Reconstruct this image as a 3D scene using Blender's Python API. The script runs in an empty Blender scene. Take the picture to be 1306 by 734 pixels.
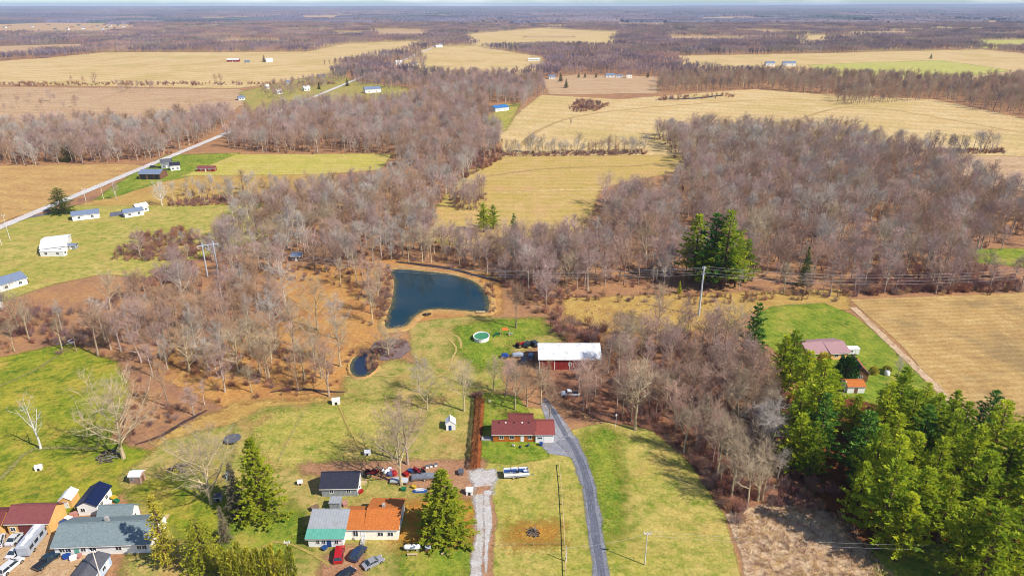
import bpy, bmesh, math, random
import numpy as np
from mathutils import Vector, Matrix, noise
from mathutils.geometry import tessellate_polygon

random.seed(7); rng = np.random.default_rng(7)
SC = bpy.context.scene
COL = SC.collection
R = math.radians

# ------------------------------------------------------------------ camera
H = 110.0                       # drone height, from the lengths of the parked cars
F = 876.0                       # focal length in pixels of the 1306 x 734 photograph
PITCH = R(22.5)
cam_d = bpy.data.cameras.new('camera'); cam = bpy.data.objects.new('camera', cam_d); COL.objects.link(cam)
cam.location = (0, 0, H); cam.rotation_euler = (math.pi/2 - PITCH, 0, 0)
cam_d.sensor_width = 36; cam_d.lens = 36*F/1306; cam_d.clip_start = 1; cam_d.clip_end = 80000
SC.camera = cam

# ------------------------------------------------------------------ sky, sun, exposure
SUN_AZ, SUN_EL = R(120), R(43)      # clockwise from +Y; pole shadows fall up-left in the photograph
world = bpy.data.worlds.new('World'); SC.world = world; world.use_nodes = True
wn, wl = world.node_tree.nodes, world.node_tree.links
wn.clear()
sky = wn.new('ShaderNodeTexSky'); sky.sky_type = 'NISHITA'; sky.sun_disc = False
sky.sun_elevation = SUN_EL; sky.sun_rotation = SUN_AZ; sky.altitude = 300; sky.air_density = 1.0; sky.dust_density = 0.1; sky.ozone_density = 4.0
bg = wn.new('ShaderNodeBackground'); bg.inputs[1].default_value = 0.085
wo = wn.new('ShaderNodeOutputWorld')
# thin fair-weather cloud all over the sky
tc = wn.new('ShaderNodeTexCoord'); mp = wn.new('ShaderNodeMapping'); mp.inputs['Scale'].default_value = (3, 3, 24)
cn = wn.new('ShaderNodeTexNoise'); cn.inputs['Scale'].default_value = 2.2; cn.inputs['Detail'].default_value = 5
cr = wn.new('ShaderNodeMapRange'); cr.inputs[1].default_value = .50; cr.inputs[2].default_value = .72; cr.inputs[4].default_value = .8
mx = wn.new('ShaderNodeMix'); mx.data_type = 'RGBA'; mx.inputs[7].default_value = (9.0, 9.3, 9.6, 1)
wl.new(tc.outputs['Generated'], mp.inputs[0]); wl.new(mp.outputs[0], cn.inputs['Vector']); wl.new(cn.outputs[0], cr.inputs[0])
wl.new(cr.outputs[0], mx.inputs[0]); tn = wn.new('ShaderNodeMix'); tn.data_type = 'RGBA'; tn.blend_type = 'MULTIPLY'; tn.inputs[0].default_value = 1; tn.inputs[7].default_value = (.62, .82, 1.08, 1)   # clear cold spring air
wl.new(sky.outputs[0], tn.inputs[6]); wl.new(tn.outputs[2], mx.inputs[6]); wl.new(mx.outputs[2], bg.inputs[0]); wl.new(bg.outputs[0], wo.inputs[0])
sun_d = bpy.data.lights.new('sun', 'SUN'); sun_d.energy = 4.9; sun_d.angle = R(.53); sun_d.color = (1, .93, .82)
sun = bpy.data.objects.new('sun', sun_d); COL.objects.link(sun)
SDIR = Vector((math.sin(SUN_AZ)*math.cos(SUN_EL), math.cos(SUN_AZ)*math.cos(SUN_EL), math.sin(SUN_EL)))
sun.rotation_euler = SDIR.to_track_quat('Z', 'Y').to_euler(); sun.location = (200, -100, 400)
vs = SC.view_settings; vs.view_transform = 'Standard'; vs.look = 'None'; vs.exposure = 0.52; vs.gamma = 1; vs.use_curve_mapping = False
cy = SC.cycles
cy.max_bounces = 4; cy.diffuse_bounces = 2; cy.glossy_bounces = 2; cy.transmission_bounces = 2; cy.transparent_max_bounces = 32; cy.volume_bounces = 0
cy.use_denoising = True; cy.pixel_filter_type = 'BLACKMAN_HARRIS'; cy.filter_width = 0.95; cy.sample_clamp_indirect = 4

# ------------------------------------------------------------------ pixels to places
CP, SP = math.cos(PITCH), math.sin(PITCH)
def G(px, py, z=0.0):
    """the point at height z seen at pixel (px, py)"""
    u, v = (px-653)/F, (py-367)/F
    t = (H-z)/(SP+v*CP)
    return Vector((u*t, (CP-v*SP)*t, z))
def PX(x, y, z=0.0):
    a = y*CP + (H-z)*SP; b = y*(-SP) + (H-z)*CP
    return 653+F*x/a, 367+F*b/a
def hfit(px, py, top):
    """height of a thing standing at (px,py) whose top is seen at row top"""
    p = G(px, py); lo, hi = 0, 60
    for _ in range(30):
        m = (lo+hi)/2
        if PX(p.x, p.y, m)[1] > top: lo = m
        else: hi = m
    return lo
def A(r, g, b, k=.66):
    f = lambda c: ((c/255+.055)/1.055)**2.4 if c > 10 else c/255/12.92
    return (f(r)*k, f(g)*k, f(b)*k, 1)

# ------------------------------------------------------------------ materials
MATS = {}
def mat(key, col, rough=.85, var=.12, scale=1.5, bump=0.0, metal=0.0, spec=.3, ribs=None, col2=None, dirt=None, coat=0):
    """painted / weathered surface: base colour with noise wear; ribs = (axis, spacing) adds sheet-metal or clapboard relief"""
    if key in MATS: return MATS[key]
    m = bpy.data.materials.new(key); m.use_nodes = True; MATS[key] = m
    n, l = m.node_tree.nodes, m.node_tree.links
    b = n['Principled BSDF']; b.inputs['Roughness'].default_value = rough; b.inputs['Metallic'].default_value = metal
    b.inputs['Specular IOR Level'].default_value = spec
    if coat: b.inputs['Coat Weight'].default_value = coat
    t = n.new('ShaderNodeTexCoord'); nz = n.new('ShaderNodeTexNoise'); nz.inputs['Scale'].default_value = scale; nz.inputs['Detail'].default_value = 6
    l.new(t.outputs['Object'], nz.inputs['Vector'])
    rp = n.new('ShaderNodeValToRGB'); c = col if len(col) == 4 else (*col, 1)
    d = col2 or tuple(min(1, x*(1-var*1.6)) for x in c[:3])+(1,)
    e = tuple(min(1, x*(1+var*.8)) for x in c[:3])+(1,)
    rp.color_ramp.elements[0].position = .3; rp.color_ramp.elements[0].color = d
    rp.color_ramp.elements[1].position = .7; rp.color_ramp.elements[1].color = e
    l.new(nz.outputs[0], rp.inputs[0])
    out = rp.outputs[0]
    if dirt:
        n2 = n.new('ShaderNodeTexNoise'); n2.inputs['Scale'].default_value = scale*.35; n2.inputs['Detail'].default_value = 8; n2.inputs['Roughness'].default_value = .7
        l.new(t.outputs['Object'], n2.inputs['Vector'])
        r2 = n.new('ShaderNodeMapRange'); r2.inputs[1].default_value = .52; r2.inputs[2].default_value = .68; r2.inputs[4].default_value = .75
        l.new(n2.outputs[0], r2.inputs[0])
        mm = n.new('ShaderNodeMix'); mm.data_type = 'RGBA'; mm.inputs[7].default_value = dirt
        l.new(r2.outputs[0], mm.inputs[0]); l.new(out, mm.inputs[6]); out = mm.outputs[2]
    l.new(out, b.inputs['Base Color'])
    h = None
    if ribs:
        w = n.new('ShaderNodeTexWave'); w.bands_direction = ribs[0]; w.inputs['Scale'].default_value = 1/ribs[1]/3.2; w.inputs['Distortion'].default_value = 0
        l.new(t.outputs['Object'], w.inputs['Vector']); h = w.outputs['Fac']; bump = bump or .5
    elif bump: h = nz.outputs[0]
    if h:
        bp = n.new('ShaderNodeBump'); bp.inputs['Strength'].default_value = bump; bp.inputs['Distance'].default_value = .05
        l.new(h, bp.inputs['Height']); l.new(bp.outputs[0], b.inputs['Normal'])
    return m

def ground_mat(key, cols, scales=(45, 7, .9), edge=True, rows=None, rough=.95, bump=.35, stain=None):
    """natural ground: three noise sizes mix the listed colours; 'w' fades the sheet into what lies below with a ragged edge"""
    m = bpy.data.materials.new(key); m.use_nodes = True; MATS[key] = m
    n, l = m.node_tree.nodes, m.node_tree.links
    b = n['Principled BSDF']; b.inputs['Roughness'].default_value = rough; b.inputs['Specular IOR Level'].default_value = .1
    t = n.new('ShaderNodeNewGeometry')
    pos = t.outputs['Position']
    def nz(sz, det=4, ro=.6):
        x = n.new('ShaderNodeTexNoise'); x.inputs['Scale'].default_value = 1/sz; x.inputs['Detail'].default_value = det; x.inputs['Roughness'].default_value = ro
        l.new(pos, x.inputs['Vector']); return x.outputs[0]
    def mix(f, a, c):
        x = n.new('ShaderNodeMix'); x.data_type = 'RGBA'; l.new(f, x.inputs[0])
        for s, v in ((6, a), (7, c)):
            if isinstance(v, tuple): x.inputs[s].default_value = v
            else: l.new(v, x.inputs[s])
        return x.outputs[2]
    def rng_(v, a, c, lo=0, hi=1):
        x = n.new('ShaderNodeMapRange'); l.new(v, x.inputs[0])
        x.inputs[1].default_value = a; x.inputs[2].default_value = c; x.inputs[3].default_value = lo; x.inputs[4].default_value = hi; return x.outputs[0]
    c = cols[0]
    big, mid, fine = nz(scales[0]), nz(scales[1], 6, .65), nz(scales[2], 4, .7)
    out = mix(rng_(big, .38, .62), cols[0], cols[1])
    out = mix(rng_(mid, .42, .66), out, cols[2 % len(cols)])
    if len(cols) > 3:
        out = mix(rng_(nz(scales[1]*2.3, 6, .7), .52, .66, 0, .9), out, cols[3])
    out = mix(rng_(nz(scales[2]*2.2, 5, .75), .44, .6, 0, .6), out, cols[1])
    out = mix(rng_(nz(scales[2]*4.1, 5, .75), .52, .66, 0, .6), out, cols[2 % len(cols)])
    if stain:
        out = mix(rng_(nz(stain[1], 3), .5, .62, 0, stain[2]), out, stain[0])
    hsv = n.new('ShaderNodeHueSaturation'); l.new(out, hsv.inputs['Color']); l.new(rng_(fine, .25, .75, .66, 1.36), hsv.inputs['Value'])
    out = hsv.outputs[0]
    if rows:
        ang, sp, amt = rows
        mp = n.new('ShaderNodeMapping'); mp.inputs['Rotation'].default_value = (0, 0, ang); l.new(pos, mp.inputs[0])
        w = n.new('ShaderNodeTexWave'); w.bands_direction = 'Y'; w.inputs['Scale'].default_value = 1/sp/3.2
        w.inputs['Distortion'].default_value = 3.5; w.inputs['Detail'].default_value = 4; w.inputs['Detail Scale'].default_value = .6
        l.new(mp.outputs[0], w.inputs['Vector'])
        h2 = n.new('ShaderNodeHueSaturation'); l.new(out, h2.inputs['Color']); l.new(rng_(w.outputs['Fac'], 0, 1, 1-amt, 1+amt*.6), h2.inputs['Value']); out = h2.outputs[0]
    l.new(out, b.inputs['Base Color'])
    bp = n.new('ShaderNodeBump'); bp.inputs['Strength'].default_value = bump; bp.inputs['Distance'].default_value = .25
    l.new(fine, bp.inputs['Height']); l.new(bp.outputs[0], b.inputs['Normal'])
    if edge:
        at = n.new('ShaderNodeAttribute'); at.attribute_name = 'w'
        ad = n.new('ShaderNodeMath'); ad.operation = 'ADD'; l.new(at.outputs['Fac'], ad.inputs[0])
        sc = n.new('ShaderNodeMath'); sc.operation = 'MULTIPLY_ADD'; l.new(mid, sc.inputs[0]); sc.inputs[1].default_value = 1.2; sc.inputs[2].default_value = -.6
        sf = n.new('ShaderNodeMath'); sf.operation = 'MULTIPLY_ADD'; l.new(fine, sf.inputs[0]); sf.inputs[1].default_value = 1.0; l.new(sc.outputs[0], sf.inputs[2])
        l.new(sf.outputs[0], ad.inputs[1])
        al = rng_(ad.outputs[0], .75, 1.25)
        l.new(al, b.inputs['Alpha'])
    return m

def leaf_mat(key, cols, transl=.25, rough=.7):
    m = bpy.data.materials.new(key); m.use_nodes = True; MATS[key] = m
    n, l = m.node_tree.nodes, m.node_tree.links
    b = n['Principled BSDF']; b.inputs['Roughness'].default_value = rough; b.inputs['Specular IOR Level'].default_value = .15
    oi = n.new('ShaderNodeObjectInfo'); tc = n.new('ShaderNodeTexCoord'); nz = n.new('ShaderNodeTexNoise'); nz.inputs['Scale'].default_value = .55; nz.inputs['Detail'].default_value = 5
    l.new(tc.outputs['Object'], nz.inputs['Vector'])
    rp = n.new('ShaderNodeValToRGB'); rp.color_ramp.elements[0].position = .3; rp.color_ramp.elements[0].color = cols[0]; rp.color_ramp.elements[1].position = .7; rp.color_ramp.elements[1].color = cols[1]
    l.new(nz.outputs[0], rp.inputs[0])
    hs = n.new('ShaderNodeHueSaturation'); l.new(rp.outputs[0], hs.inputs['Color'])
    mr = n.new('ShaderNodeMapRange'); mr.inputs[3].default_value = .75; mr.inputs[4].default_value = 1.3; l.new(oi.outputs['Random'], mr.inputs[0]); l.new(mr.outputs[0], hs.inputs['Value'])
    mh = n.new('ShaderNodeMapRange'); mh.inputs[3].default_value = .515; mh.inputs[4].default_value = .48; l.new(oi.outputs['Random'], mh.inputs[0]); l.new(mh.outputs[0], hs.inputs['Hue'])
    l.new(hs.outputs[0], b.inputs['Base Color'])
    tr = n.new('ShaderNodeBsdfTranslucent'); l.new(hs.outputs[0], tr.inputs[0])
    ms = n.new('ShaderNodeMixShader'); ms.inputs[0].default_value = transl
    l.new(b.outputs[0], ms.inputs[1]); l.new(tr.outputs[0], ms.inputs[2]); l.new(ms.outputs[0], n['Material Output'].inputs[0])
    return m

def bark_mat(key, base=None):
    """bark and twigs: the object's own colour, with noise and a little spread between trees"""
    m = bpy.data.materials.new(key); m.use_nodes = True; MATS[key] = m
    n, l = m.node_tree.nodes, m.node_tree.links
    b = n['Principled BSDF']; b.inputs['Roughness'].default_value = .95; b.inputs['Specular IOR Level'].default_value = .1
    oi = n.new('ShaderNodeObjectInfo'); tc = n.new('ShaderNodeTexCoord'); nz = n.new('ShaderNodeTexNoise'); nz.inputs['Scale'].default_value = .9; nz.inputs['Detail'].default_value = 5
    l.new(tc.outputs['Object'], nz.inputs['Vector'])
    hs = n.new('ShaderNodeHueSaturation')
    if base: hs.inputs['Color'].default_value = base
    else: l.new(oi.outputs['Color'], hs.inputs['Color'])
    ad = n.new('ShaderNodeMath'); ad.operation = 'ADD'; l.new(nz.outputs[0], ad.inputs[0])
    mr = n.new('ShaderNodeMapRange'); mr.inputs[3].default_value = .28; mr.inputs[4].default_value = .72; l.new(oi.outputs['Random'], mr.inputs[0]); l.new(mr.outputs[0], ad.inputs[1])
    l.new(ad.outputs[0], hs.inputs['Value']); l.new(hs.outputs[0], b.inputs['Base Color'])
    return m

# ------------------------------------------------------------------ mesh helpers
class MB:
    def __init__(s): s.v, s.f = [], []
    def add(s, vs, fs):
        o = len(s.v); s.v += [tuple(v) for v in vs]; s.f += [tuple(i+o for i in f) for f in fs]; return s
    def box(s, x0, x1, y0, y1, z0, z1):
        return s.add([(x0,y0,z0),(x1,y0,z0),(x1,y1,z0),(x0,y1,z0),(x0,y0,z1),(x1,y0,z1),(x1,y1,z1),(x0,y1,z1)],
              [(0,3,2,1),(4,5,6,7),(0,1,5,4),(1,2,6,5),(2,3,7,6),(3,0,4,7)])
    def tube(s, p, q, r0, r1, n=6, caps=True):
        p, q = Vector(p), Vector(q); d = (q-p)
        a = d.orthogonal().normalized(); b = d.cross(a).normalized()
        vs = []
        for c, r in ((p, r0), (q, r1)):
            vs += [c+(a*math.cos(2*math.pi*i/n)+b*math.sin(2*math.pi*i/n))*r for i in range(n)]
        fs = [(i, (i+1) % n, n+(i+1) % n, n+i) for i in range(n)]
        if caps: fs += [tuple(range(n-1, -1, -1)), tuple(range(n, 2*n))]
        return s.add(vs, fs)
    def spike(s, p, q, r, n=3):
        p, q = Vector(p), Vector(q); d = q-p
        a = d.orthogonal().normalized(); b = d.cross(a).normalized()
        return s.add([p+(a*math.cos(2*math.pi*i/n)+b*math.sin(2*math.pi*i/n))*r for i in range(n)]+[q], [(i, (i+1) % n, n) for i in range(n)])
    def prism(s, poly, y0, y1, y0t=None):
        """(x,z) outline extruded along y"""
        n = len(poly)
        vs = [(x, y0, z) for x, z in poly]+[(x, y1, z) for x, z in poly]
        fs = [tuple(range(n)), tuple(range(2*n-1, n-1, -1))]+[(i, i+n, (i+1) % n+n, (i+1) % n) for i in range(n)]
        return s.add(vs, fs)
    def lathe(s, prof, n=16, c=(0,0,0), sx=1, sy=1):
        vs = []
        for r, z in prof: vs += [(c[0]+sx*r*math.cos(2*math.pi*i/n), c[1]+sy*r*math.sin(2*math.pi*i/n), c[2]+z) for i in range(n)]
        fs = [(k*n+i, k*n+(i+1) % n, (k+1)*n+(i+1) % n, (k+1)*n+i) for k in range(len(prof)-1) for i in range(n)]
        fs += [tuple(range(n-1, -1, -1)), tuple(range((len(prof)-1)*n, len(prof)*n))]
        return s.add(vs, fs)
    def ball(s, c, rx, ry, rz, n=10, jit=0, seed=0):
        rr = random.Random(seed); prof = [(math.sin(math.pi*k/6), -math.cos(math.pi*k/6)) for k in range(1, 6)]
        vs = [(c[0], c[1], c[2]-rz)]
        for r, z in prof:
            for i in range(n):
                j = 1+rr.uniform(-jit, jit)
                vs.append((c[0]+rx*r*j*math.cos(2*math.pi*i/n), c[1]+ry*r*j*math.sin(2*math.pi*i/n), c[2]+rz*z*j))
        vs.append((c[0], c[1], c[2]+rz)); L = len(vs)-1
        fs = [(0, 1+(i+1) % n, 1+i) for i in range(n)]
        fs += [(1+k*n+i, 1+k*n+(i+1) % n, 1+(k+1)*n+(i+1) % n, 1+(k+1)*n+i) for k in range(4) for i in range(n)]
        fs += [(1+4*n+i, 1+4*n+(i+1) % n, L) for i in range(n)]
        return s.add(vs, fs)
    def mesh(s, name, m, smooth=False):
        me = bpy.data.meshes.new(name); me.from_pydata(s.v, [], s.f)
        if m: me.materials.append(m)
        if smooth: me.polygons.foreach_set('use_smooth', [True]*len(me.polygons))
        me.update(); return me
    def build(s, name, m, parent=None, loc=None, rz=0, smooth=False):
        return link(name, s.mesh(name, m, smooth), parent, loc, rz)
def link(name, me, parent=None, loc=None, rz=0):
    o = bpy.data.objects.new(name, me); COL.objects.link(o)
    if parent: o.parent = parent
    if loc is not None: o.location = loc
    if rz: o.rotation_euler = (0, 0, rz)
    return o
def tag(o, label, cat, group=None):
    o['label'] = label; o['category'] = cat
    if group: o['group'] = group
    return o
def thing(name, label, cat, loc=(0,0,0), rz=0, group=None, sc=1):
    o = link(name, None, None, loc, rz); o.empty_display_size = .5
    if sc != 1: o.scale = (sc,)*3
    return tag(o, label, cat, group)
def structure(o): o['kind'] = 'structure'; return o
def stuff(o, label, cat): o['kind'] = 'stuff'; o['label'] = label; o['category'] = cat; return o

def inpoly(x, y, P):
    r = np.zeros(np.shape(x), bool); n = len(P)
    for i in range(n):
        x1, y1 = P[i][:2]; x2, y2 = P[(i+1) % n][:2]
        if y1 == y2: continue
        r ^= ((y1 > y) != (y2 > y)) & (x < (x2-x1)*(y-y1)/(y2-y1)+x1)
    return r
def pdist(x, y, P):
    d = np.full(np.shape(x), 1e9); n = len(P)
    for i in range(n):
        x1, y1 = P[i][:2]; x2, y2 = P[(i+1) % n][:2]; dx, dy = x2-x1, y2-y1; L = dx*dx+dy*dy+1e-9
        t = np.clip(((x-x1)*dx+(y-y1)*dy)/L, 0, 1); d = np.minimum(d, np.hypot(x-x1-t*dx, y-y1-t*dy))
    return d
LAYER = [0]
def sheet(name, ppoly, m, soft=4.0, cells=70, z=None):
    """a ground sheet whose outline is given in pixels; 'w' rises from 0 at the ragged rim to 1 inside"""
    P = [tuple(G(*p)[:2]) for p in ppoly]
    xs, ys = [p[0] for p in P], [p[1] for p in P]
    far = sum(ys)/len(ys)
    soft = soft*max(1, far/350)
    x0, x1, y0, y1 = min(xs)-soft, max(xs)+soft, min(ys)-soft, max(ys)+soft
    nx = int(min(cells*2, max(8, (x1-x0)/(soft*.6)))); ny = int(min(cells*2, max(8, (y1-y0)/(soft*.6))))
    gx, gy = np.meshgrid(np.linspace(x0, x1, nx+1), np.linspace(y0, y1, ny+1))
    d = pdist(gx, gy, P); d = np.where(inpoly(gx, gy, P), d, -d)
    w = np.clip(.5+d/(2*soft), 0, 1.0)*2.0-.5
    keep = np.zeros((ny, nx), bool)
    for a in (0, 1):
        for b in (0, 1): keep |= d[a:ny+a, b:nx+b] > -soft*1.1
    LAYER[0] += 1
    zz = z if z is not None else (.0025*LAYER[0] if far < 450 else .03+.003*LAYER[0])
    idx = -np.ones((ny+1, nx+1), int); vs = []; ws = []; fs = []
    def vi(j, i):
        if idx[j, i] < 0:
            idx[j, i] = len(vs); vs.append((gx[j, i], gy[j, i], zz)); ws.append(w[j, i])
        return idx[j, i]
    for j, i in zip(*np.nonzero(keep)): fs.append((vi(j, i), vi(j, i+1), vi(j+1, i+1), vi(j+1, i)))
    me = bpy.data.meshes.new(name); me.from_pydata(vs, [], fs); me.materials.append(m)
    at = me.attributes.new('w', 'FLOAT', 'POINT'); at.data.foreach_set('value', np.array(ws, 'f'))
    return structure(link(name, me))
def ribbon(name, pts, width, m, z=None, soft=.25, jit=.12, px=True):
    """a road, path or creek along a line of pixels; width in metres (one value or one per point)"""
    P = [G(*p[:2]) if px else Vector(p) for p in pts]
    W = width if isinstance(width, (list, tuple)) else [width]*len(P)
    Q, WW = [], []
    for i in range(len(P)-1):      # Catmull-Rom
        a, b, c, d = P[max(i-1, 0)], P[i], P[i+1], P[min(i+2, len(P)-1)]
        k = max(2, int((c-b).length/4)); k = min(k, 60)
        for s in range(k):
            t = s/k; Q.append(.5*((2*b)+(c-a)*t+(2*a-5*b+4*c-d)*t*t+(3*b-a-3*c+d)*t**3)); WW.append(W[i]*(1-t)+W[i+1]*t)
    Q.append(P[-1]); WW.append(W[-1])
    LAYER[0] += 1; far = sum(q.y for q in Q)/len(Q); zz = z if z is not None else (.0025*LAYER[0] if far < 450 else .03+.003*LAYER[0])
    vs, fs, ws = [], [], []
    for i, q in enumerate(Q):
        t = (Q[min(i+1, len(Q)-1)]-Q[max(i-1, 0)]).normalized(); nrm = Vector((-t.y, t.x, 0))
        for u, w in ((-.5-soft, -.5), (-.5, .6), (0, 1.5), (.5, .6), (.5+soft, -.5)):
            p = q+nrm*(u*WW[i]*(1+random.uniform(-jit, jit))); vs.append((p.x, p.y, zz)); ws.append(w)
    for i in range(len(Q)-1):
        for k in range(4): fs.append((i*5+k, i*5+k+1, i*5+5+k+1, i*5+5+k))
    me = bpy.data.meshes.new(name); me.from_pydata(vs, [], fs); me.materials.append(m)
    at = me.attributes.new('w', 'FLOAT', 'POINT'); at.data.foreach_set('value', np.array(ws, 'f'))
    return structure(link(name, me))

def scatter(name, pts, protos, label, cat):
    """stuff: prototypes instanced on points (x, y, z, scale, rotation, index)"""
    a = np.array(pts, float)
    me = bpy.data.meshes.new(name); me.from_pydata(a[:, :3].tolist(), [], [])
    for nm, c in (('sc', 3), ('rot', 4)):
        at = me.attributes.new(nm, 'FLOAT', 'POINT'); at.data.foreach_set('value', a[:, c].astype('f'))
    at = me.attributes.new('idx', 'INT', 'POINT'); at.data.foreach_set('value', a[:, 5].astype('i'))
    o = link(name, me)
    pc = bpy.data.collections.new(name+'_kinds')
    for p in protos: pc.objects.link(p)
    ng = bpy.data.node_groups.new(name, 'GeometryNodeTree'); ng.is_modifier = True
    ng.interface.new_socket('Geometry', in_out='INPUT', socket_type='NodeSocketGeometry'); ng.interface.new_socket('Geometry', in_out='OUTPUT', socket_type='NodeSocketGeometry')
    n, l = ng.nodes, ng.links
    gi, go = n.new('NodeGroupInput'), n.new('NodeGroupOutput')
    ci = n.new('GeometryNodeCollectionInfo'); ci.inputs[0].default_value = pc; ci.inputs[1].default_value = True; ci.inputs[2].default_value = True
    ip = n.new('GeometryNodeInstanceOnPoints'); ip.inputs['Pick Instance'].default_value = True
    def na(nm, t):
        x = n.new('GeometryNodeInputNamedAttribute'); x.data_type = t; x.inputs[0].default_value = nm; return x.outputs[0]
    cx = n.new('ShaderNodeCombineXYZ'); l.new(na('rot', 'FLOAT'), cx.inputs[2])
    cs = n.new('ShaderNodeCombineXYZ'); s = na('sc', 'FLOAT')
    for i in range(3): l.new(s, cs.inputs[i])
    l.new(gi.outputs[0], ip.inputs['Points']); l.new(ci.outputs[0], ip.inputs['Instance']); l.new(na('idx', 'INT'), ip.inputs['Instance Index'])
    l.new(cx.outputs[0], ip.inputs['Rotation']); l.new(cs.outputs[0], ip.inputs['Scale']); l.new(ip.outputs[0], go.inputs[0])
    md = o.modifiers.new('scatter', 'NODES'); md.node_group = ng
    return stuff(o, label, cat)
def proto(name, me, color=None):
    o = bpy.data.objects.new(name, me)
    if color: o.color = color
    return o
# ================================================================== THE GROUND
litter = ground_mat('leaf_litter', [A(186,138,96), A(166,122,96), A(200,152,98), A(152,112,90)], (60, 9, 1.0), edge=False)
# beyond the woods the same sheet carries a patchwork of far fields
def far_patchwork(m):
    n, l = m.node_tree.nodes, m.node_tree.links
    b = n['Principled BSDF']; src = b.inputs['Base Color'].links[0].from_socket
    g = n.new('ShaderNodeNewGeometry'); sp = n.new('ShaderNodeSeparateXYZ'); l.new(g.outputs['Position'], sp.inputs[0])
    v = n.new('ShaderNodeTexVoronoi'); v.inputs['Scale'].default_value = 1/700; l.new(g.outputs['Position'], v.inputs['Vector'])
    rp = n.new('ShaderNodeValToRGB'); rp.color_ramp.interpolation = 'CONSTANT'
    rp.color_ramp.elements[0].color = A(200,170,120)
    for p, c in ((.3, A(185,160,120)), (.5, A(150,125,105)), (.75, A(215,190,130)), (.9, A(160,165,90))):
        e = rp.color_ramp.elements.new(p); e.color = c
    sv = n.new('ShaderNodeSeparateColor'); l.new(v.outputs['Color'], sv.inputs[0]); l.new(sv.outputs[0], rp.inputs[0])
    mr = n.new('ShaderNodeMapRange'); mr.inputs[1].default_value = 1700; mr.inputs[2].default_value = 2100; l.new(sp.outputs[1], mr.inputs[0])
    mx = n.new('ShaderNodeMix'); mx.data_type = 'RGBA'; l.new(mr.outputs[0], mx.inputs[0]); l.new(src, mx.inputs[6]); l.new(rp.outputs[0], mx.inputs[7])
    l.new(mx.outputs[2], b.inputs['Base Color'])
far_patchwork(litter)
xs = [-24000,-16000,-10000,-6000,-3500,-2000,-1200,-700,-400,-200,0,200,400,700,1200,2000,3500,6000,10000,16000,24000]
ys = [-800,-200,60,150,250,400,600,900,1300,1900,2800,4200,6500,10000,15000,20000,26000]
mb = MB(); mb.v = [(x, y, 0) for y in ys for x in xs]
mb.f = [(j*len(xs)+i, j*len(xs)+i+1, (j+1)*len(xs)+i+1, (j+1)*len(xs)+i) for j in range(len(ys)-1) for i in range(len(xs)-1)]
structure(mb.build('ground', litter))
# low ridge on the horizon, higher to the right
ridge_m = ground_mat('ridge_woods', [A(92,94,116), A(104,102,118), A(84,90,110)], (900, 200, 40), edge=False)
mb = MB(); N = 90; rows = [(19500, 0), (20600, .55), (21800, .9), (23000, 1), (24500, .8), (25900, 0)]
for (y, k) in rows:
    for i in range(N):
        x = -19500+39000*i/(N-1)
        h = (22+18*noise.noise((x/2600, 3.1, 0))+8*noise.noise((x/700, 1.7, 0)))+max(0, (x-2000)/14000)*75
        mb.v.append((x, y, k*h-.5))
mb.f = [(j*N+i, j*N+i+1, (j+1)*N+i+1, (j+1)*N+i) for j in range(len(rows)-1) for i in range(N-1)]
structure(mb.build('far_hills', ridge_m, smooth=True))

g_lawn = ground_mat('lawn_yellow_green', [A(178,170,74,.68), A(206,184,106,.69), A(126,148,44,.62), A(200,164,100,.69)], (30, 5, .7), rows=(R(18), 3.2, .05))
g_green = ground_mat('lawn_fresh_green', [A(122,150,40,.68), A(166,168,64,.68), A(84,124,30,.62), A(188,168,84,.69)], (26, 6, .7), rows=(R(70), 2.6, .06))
g_left = ground_mat('lawn_left', [A(128,150,34,.68), A(184,172,62,.68), A(80,118,24,.62), A(202,166,84,.69)], (28, 6, .8), rows=(R(-40), 3, .08))
g_yard = ground_mat('worn_lawn', [A(172,166,80,.68), A(200,172,106,.69), A(120,142,50,.62), A(188,142,92,.69)], (22, 5, .7))
g_gold = ground_mat('stubble_gold', [A(228,196,140), A(218,184,124), A(232,206,154), A(208,176,120)], (160, 30, 3), rows=(R(24), 26, .07), stain=(A(206,180,112), 110, .7))
g_tan = ground_mat('field_tan', [A(208,172,136), A(200,162,124), A(216,186,144), A(190,152,112)], (150, 26, 3), rows=(R(8), 20, .06))
g_meadow = ground_mat('meadow_gold', [A(208,176,100), A(216,182,120), A(188,168,80), A(212,168,116)], (50, 12, 1.5), rows=(0, 9, .06))
g_yellow = ground_mat('meadow_yellow_green', [A(206,190,92), A(214,194,112), A(180,176,68), A(210,180,116)], (50, 12, 1.5), rows=(R(3), 8, .05))
g_dry = ground_mat('dry_grass', [A(200,166,92), A(190,150,84), A(212,180,104), A(176,132,80)], (30, 7, 1))
g_orange = ground_mat('oak_leaf_floor', [A(208,152,86), A(188,132,82), A(214,172,98), A(172,118,80)], (24, 6, 1))
g_corn = ground_mat('corn_stubble', [A(206,170,106), A(194,156,98), A(218,186,124), A(176,140,92)], (40, 7, .8), rows=(R(-4), 3.0, .10), stain=(A(158,132,92), 30, .7))
g_fieldgreen = ground_mat('winter_wheat', [A(200,194,104), A(210,198,118), A(180,182,84)], (160, 40, 4))
g_reed = ground_mat('reed_mat', [A(226,196,160), A(212,178,142), A(234,208,170), A(188,150,122)], (14, 3, .5), bump=.8)
g_soil = ground_mat('bare_soil', [A(186,140,108), A(170,122,90), A(198,156,118)], (16, 4, .6))
g_mulch = ground_mat('red_mulch', [A(168,92,48), A(150,78,44), A(182,112,62)], (10, 2, .4))
g_needle = ground_mat('pine_needle_floor', [A(120,70,42), A(140,80,44), A(100,70,40)], (12, 4, .6))
g_clay = ground_mat('orange_clay', [A(204,138,56), A(190,128,60), A(186,160,70)], (12, 3, .5))
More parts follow.
